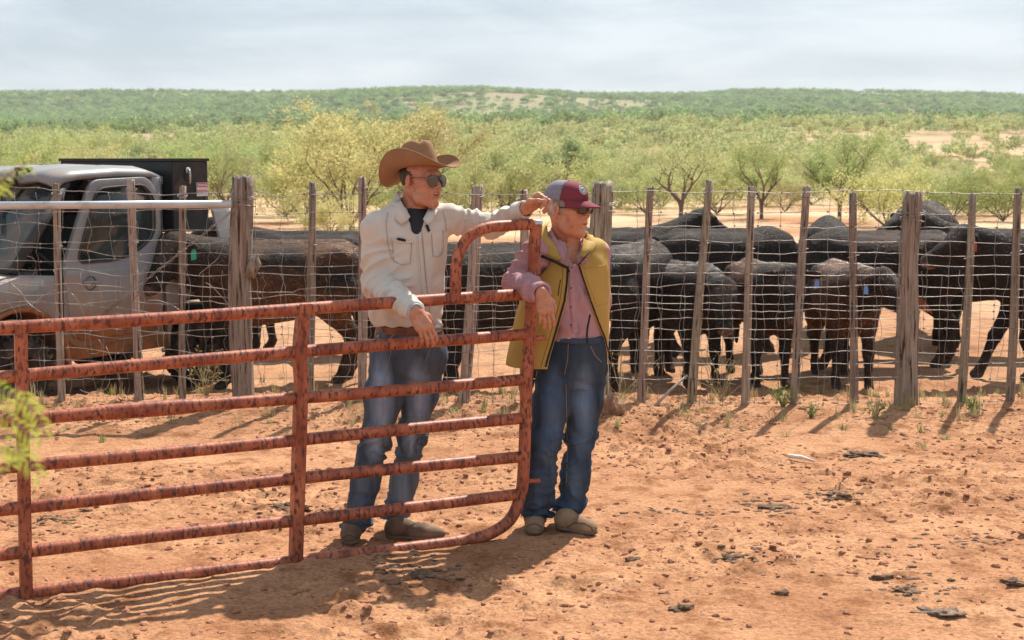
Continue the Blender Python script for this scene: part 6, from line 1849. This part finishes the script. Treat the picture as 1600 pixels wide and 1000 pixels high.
pat(1585, 915, .040, 'dark clod at the right edge', .5, 13)
pat(660, 905, .050, 'churned dark clod in the shadow below the gate end', .4, 14)
rp_ = np.random.default_rng(8); mb_ = MB()
for cx, cy, n_ in ((1205, 790, 60), (1310, 773, 50), (660, 905, 60), (1180, 870, 40), (455, 795, 50), (1346, 711, 50), (1420, 915, 50), (80, 812, 40), (620, 880, 40), (1500, 850, 40), (1040, 800, 30)):
    g_ = G(cx, cy)
    for q_ in range(n_):
        x_, y_ = g_.x + rp_.normal(0, .13), g_.y + rp_.normal(0, .10); V, F = rock_mesh('', int(rp_.integers(40)), None, .45, 0, .5); s_ = rp_.uniform(.004, .020)
        V = V * s_ * np.array([rp_.uniform(.8, 1.9), 1, .8]); V[:, 0] += x_; V[:, 1] += y_; V[:, 2] += zg(x_, y_) + s_*.05
        mb_.add(V.tolist(), F.tolist())
tag(mb_.build('dung_crumbs', DUNG, None, smooth=False), 'crumbled dung strewn in loose patches on the trampled ground', 'dung', kind='stuff')
# pale stick, leaning twig, stump
b = MB(); a, c = G(1232, 717), G(1274, 724)
b.tube([(a.x, a.y, zg(a.x, a.y)+.02), ((a.x+c.x)/2, (a.y+c.y)/2, zg(a.x, a.y)+.025), (c.x, c.y, zg(c.x, c.y)+.012)], [.015, .012, .006], 7)
tag(b.build('pale_stick', mat('bleached_wood', (.62, .52, .44), (.75, .66, .58), scale=20, rough=.8), None), 'bleached white stick lying on the dirt beneath the fence shadows', 'stick')
b = MB(); p0, p1 = P(1022, 636, 10.38), P(1074, 586, 10.42); b.tube([p0, p0.lerp(p1, .5) + Vector((0, 0, .008)), p1], [.013, .010, .008], 7)
tag(b.build('leaning_stick', mat('dead_branch', (.36, .29, .24), (.5, .43, .38), scale=20, rough=.9), None), 'bare stick leaning on the fence beside the older man', 'stick')
V, F = rock_mesh('', 77, None, 1.0, 3, .25)
th_ = np.arctan2(V[:, 1], V[:, 0]); V = V * (1 + .14*np.abs(np.sin(th_*6 + V[:, 2]*2)))[:, None] * np.array([.075, .075, .095])
g = G(957, 662); tag(link('stump', make_mesh('stump', V, F, mat('splintered_wood', (.22, .10, .05), (.42, .25, .15), scale=16, rough=.95, bump=.9, stretch=(2, 2, .4)), True), None, (g.x, g.y, zg(g.x, g.y) + .055)), 'splintered brown stump sitting by the foot of the thick centre post', 'stump')
# grass tufts and weeds
def tuft(x, y, n, hgt, spread, rg, z=None):
    z = zg(x, y) if z is None else z; V, F = [], []
    for k in range(n):
        a = rg.uniform(0, 6.28); l = rg.uniform(.2, 1) * spread; hh = hgt * rg.uniform(.4, 1.1); w = .0022 * rg.uniform(.7, 1.5)
        b0 = Vector((x + rg.normal(0, .012), y + rg.normal(0, .012), z - .004)); d = Vector((math.cos(a)*l, math.sin(a)*l, hh)); s = Vector((-math.sin(a), math.cos(a), 0)) * w
        m_ = b0 + d*.55 + Vector((0, 0, hh*.12)); i = len(V)
        V += [b0 - s, b0 + s, m_ + s*.8, m_ - s*.8, b0 + d]; F += [[i, i+1, i+2, i+3], [i+3, i+2, i+4]]
    return V, F
for nm, m_, cnt, yl, sd, lab in (('green_weeds', GRASSG, 60, (9.0, 10.5), 4, 'small green weeds sprouting along the foot of the fence'), ('dry_grass', GRASS, 130, (9.6, 11.3), 5, 'thin dry grass stalks along the fence line'), ('pen_weeds', GRASSG, 60, (10.8, 13), 6, 'small green weeds on the pen ground among the hooves')):
    rg = np.random.default_rng(sd); mb = MB()
    for k in range(cnt):
        x = rg.uniform(-3.9, 4.6); y = rg.uniform(*yl)
        if nm == 'green_weeds' and x < .5: 
            if rg.random() < .6: continue
        V, F = tuft(x, y, int(rg.integers(8, 26)), rg.uniform(.03, .09) * (1.8 if nm == 'dry_grass' else 1), rg.uniform(.02, .07), rg); mb.add(V, F)
    tag(mb.build(nm, m_, None, smooth=False), lab, 'weeds', kind='stuff')
def twiggy(px, py, Y, H, n, label, seed, m=GRASS, name='dead_weed'):
    rg = np.random.default_rng(seed); p = P(px, py, Y); z = zg(p.x, Y); e = empty(name, (p.x, Y, z)); mb = MB(); lf = MB()
    for k in range(n):
        a = rg.uniform(0, 6.28); q = Vector((0, 0, -.01)); d = Vector((math.cos(a)*.4, math.sin(a)*.4, 1)).normalized(); pts = [q.copy()]
        for j in range(6):
            d = (d + Vector(rg.normal(0, .22, 3))).normalized(); q = q + d * H/6; pts.append(q.copy())
            if j > 1:
                dd = (d + Vector(rg.normal(0, .7, 3))).normalized(); mb.tube([q, q + dd*H*.18], [.0016, .0008], 3, False)
                t_ = q + dd*H*.18; s = Vector(rg.normal(0, .006, 3)); u = Vector(rg.normal(0, .012, 3)); lf.add([t_ - s, t_ + s, t_ + u], [[0, 1, 2]])
        mb.tube(pts, [.003 - .0003*j for j in range(7)], 4, False)
    mb.build('stems', m, e, origin=(0, 0, 0)); tag(lf.build('seed_heads', m, e, smooth=False, origin=(0, 0, 0)), kind='stuff'); tag(e, label, 'weed')
twiggy(322, 612, 10.75, .34, 18, 'dead branching weed left of the thick left post', 1)
twiggy(972, 600, 10.8, .42, 12, 'tall dry weed behind the wire by the thick centre post', 2)
twiggy(1128, 620, 10.7, .40, 12, 'dry weed with seed heads between two slender posts', 3)
twiggy(1223, 632, 10.45, .16, 26, 'bright green tuft at the foot of a slender post', 4, GRASSG, 'green_tuft')
twiggy(1268, 664, 10.05, .10, 20, 'small green sprig in front of the fence, right of the bright tuft', 5, GRASSG, 'green_tuft')
twiggy(1520, 668, 10.0, .12, 26, 'grey-green tuft in front of the fence near the right edge', 6, GRASSG, 'green_tuft')
twiggy(1368, 665, 10.0, .13, 20, 'green tuft just left of the thick right post', 7, GRASSG, 'green_tuft')
# ================================================================== NEAR MESQUITE SPRAY (out of focus, left edge)
NLEAF = mat('near_mesquite_leaf', (.36, .46, .07), (.58, .62, .14), scale=9, rough=.5, trans=.5)
NTWIG = mat('near_twig', (.22, .10, .08), (.36, .20, .16), scale=20, rough=.7)
def spray(p0, p1, seed, n_p=7, L=.075):
    rg = np.random.default_rng(seed); tw_ = MB(); lf = MB(); N_ = 10
    pts = [p0.lerp(p1, i/N_) + Vector((0, 0, -.05*math.sin(i/N_*2.6)))+Vector(rg.normal(0, .004, 3)) for i in range(N_+1)]
    tw_.tube(pts, [.0035 - .00025*i for i in range(N_+1)], 6)
    for k in range(n_p):
        i = int(rg.integers(2, N_+1)); b0 = pts[i]; d = ((p1-p0).normalized()*.5 + Vector(rg.normal(0, .8, 3))).normalized(); d.z -= .25
        rp = [b0]; q = b0.copy()
        for j in range(9):
            d = (d + Vector((0, 0, -.07)) + Vector(rg.normal(0, .05, 3))).normalized(); q = q + d*L/9; rp.append(q.copy())
            sd_ = d.cross(Vector(rg.normal(0, .3, 3)) + Vector((0, -1, .2))).normalized()
            for s in (-1, 1):
                l = .019*rg.uniform(.7, 1.2); u = (sd_*s + d*.6 + Vector((0, 0, -.2))).normalized(); w_ = u.cross(Vector((0, -1, 0))).normalized() * .0019
                a_ = q; m_ = q + u*l*.5 + Vector((0, 0, .001)); e_ = q + u*l + Vector((0, 0, -.003))
                lf.add([a_, m_ - w_, e_, m_ + w_], [[0, 1, 2, 3]])
        tw_.tube(rp, .0010, 4)
    return tw_, lf
SP = [((-160, 570), (0, 535), 1.75, 4), ((-140, 620), (25, 580), 1.8, 5), ((-160, 660), (5, 650), 1.75, 4), ((-150, 740), (20, 700), 1.8, 3), ((-120, 250), (-10, 270), 1.9, 4)]
br = empty('mesquite_branch', (-1.05, 2.3, 1.2))
tag(br, 'blurred bright green mesquite sprays reaching in at the left edge, close to the camera', 'branch')
trunk = MB(); trunk.tube([Vector((-1.62, 2.5, -.1)), Vector((-1.55, 2.42, .6)), Vector((-1.40, 2.35, 1.2)), Vector((-1.28, 2.4, 1.9)), Vector((-1.15, 2.5, 2.3))], [.045, .035, .026, .018, .010], 8)
trunk.build('limb', BARK, br)
for k, (a_, b_, Y, n_) in enumerate(SP):
    A_, B_ = P(*a_, Y), P(*b_, Y + .05)
    t_, l_ = spray(A_, B_, k + 5, n_)
    # join to the limb
    yb = min(max(A_.z, .1), 2.2); j = Vector((np.interp(A_.z, [-.1, .6, 1.2, 1.9, 2.3], [-1.62, -1.55, -1.40, -1.28, -1.15]), 2.42, A_.z - .12)); t_.tube([j, j.lerp(A_, .5) + Vector((0, 0, .03)), A_], [.009, .006, .0035], 6)
    s_ = t_.build('twig', NTWIG, br); tag(l_.build('leaves', NLEAF, s_, smooth=False, origin=br.location), kind='stuff')
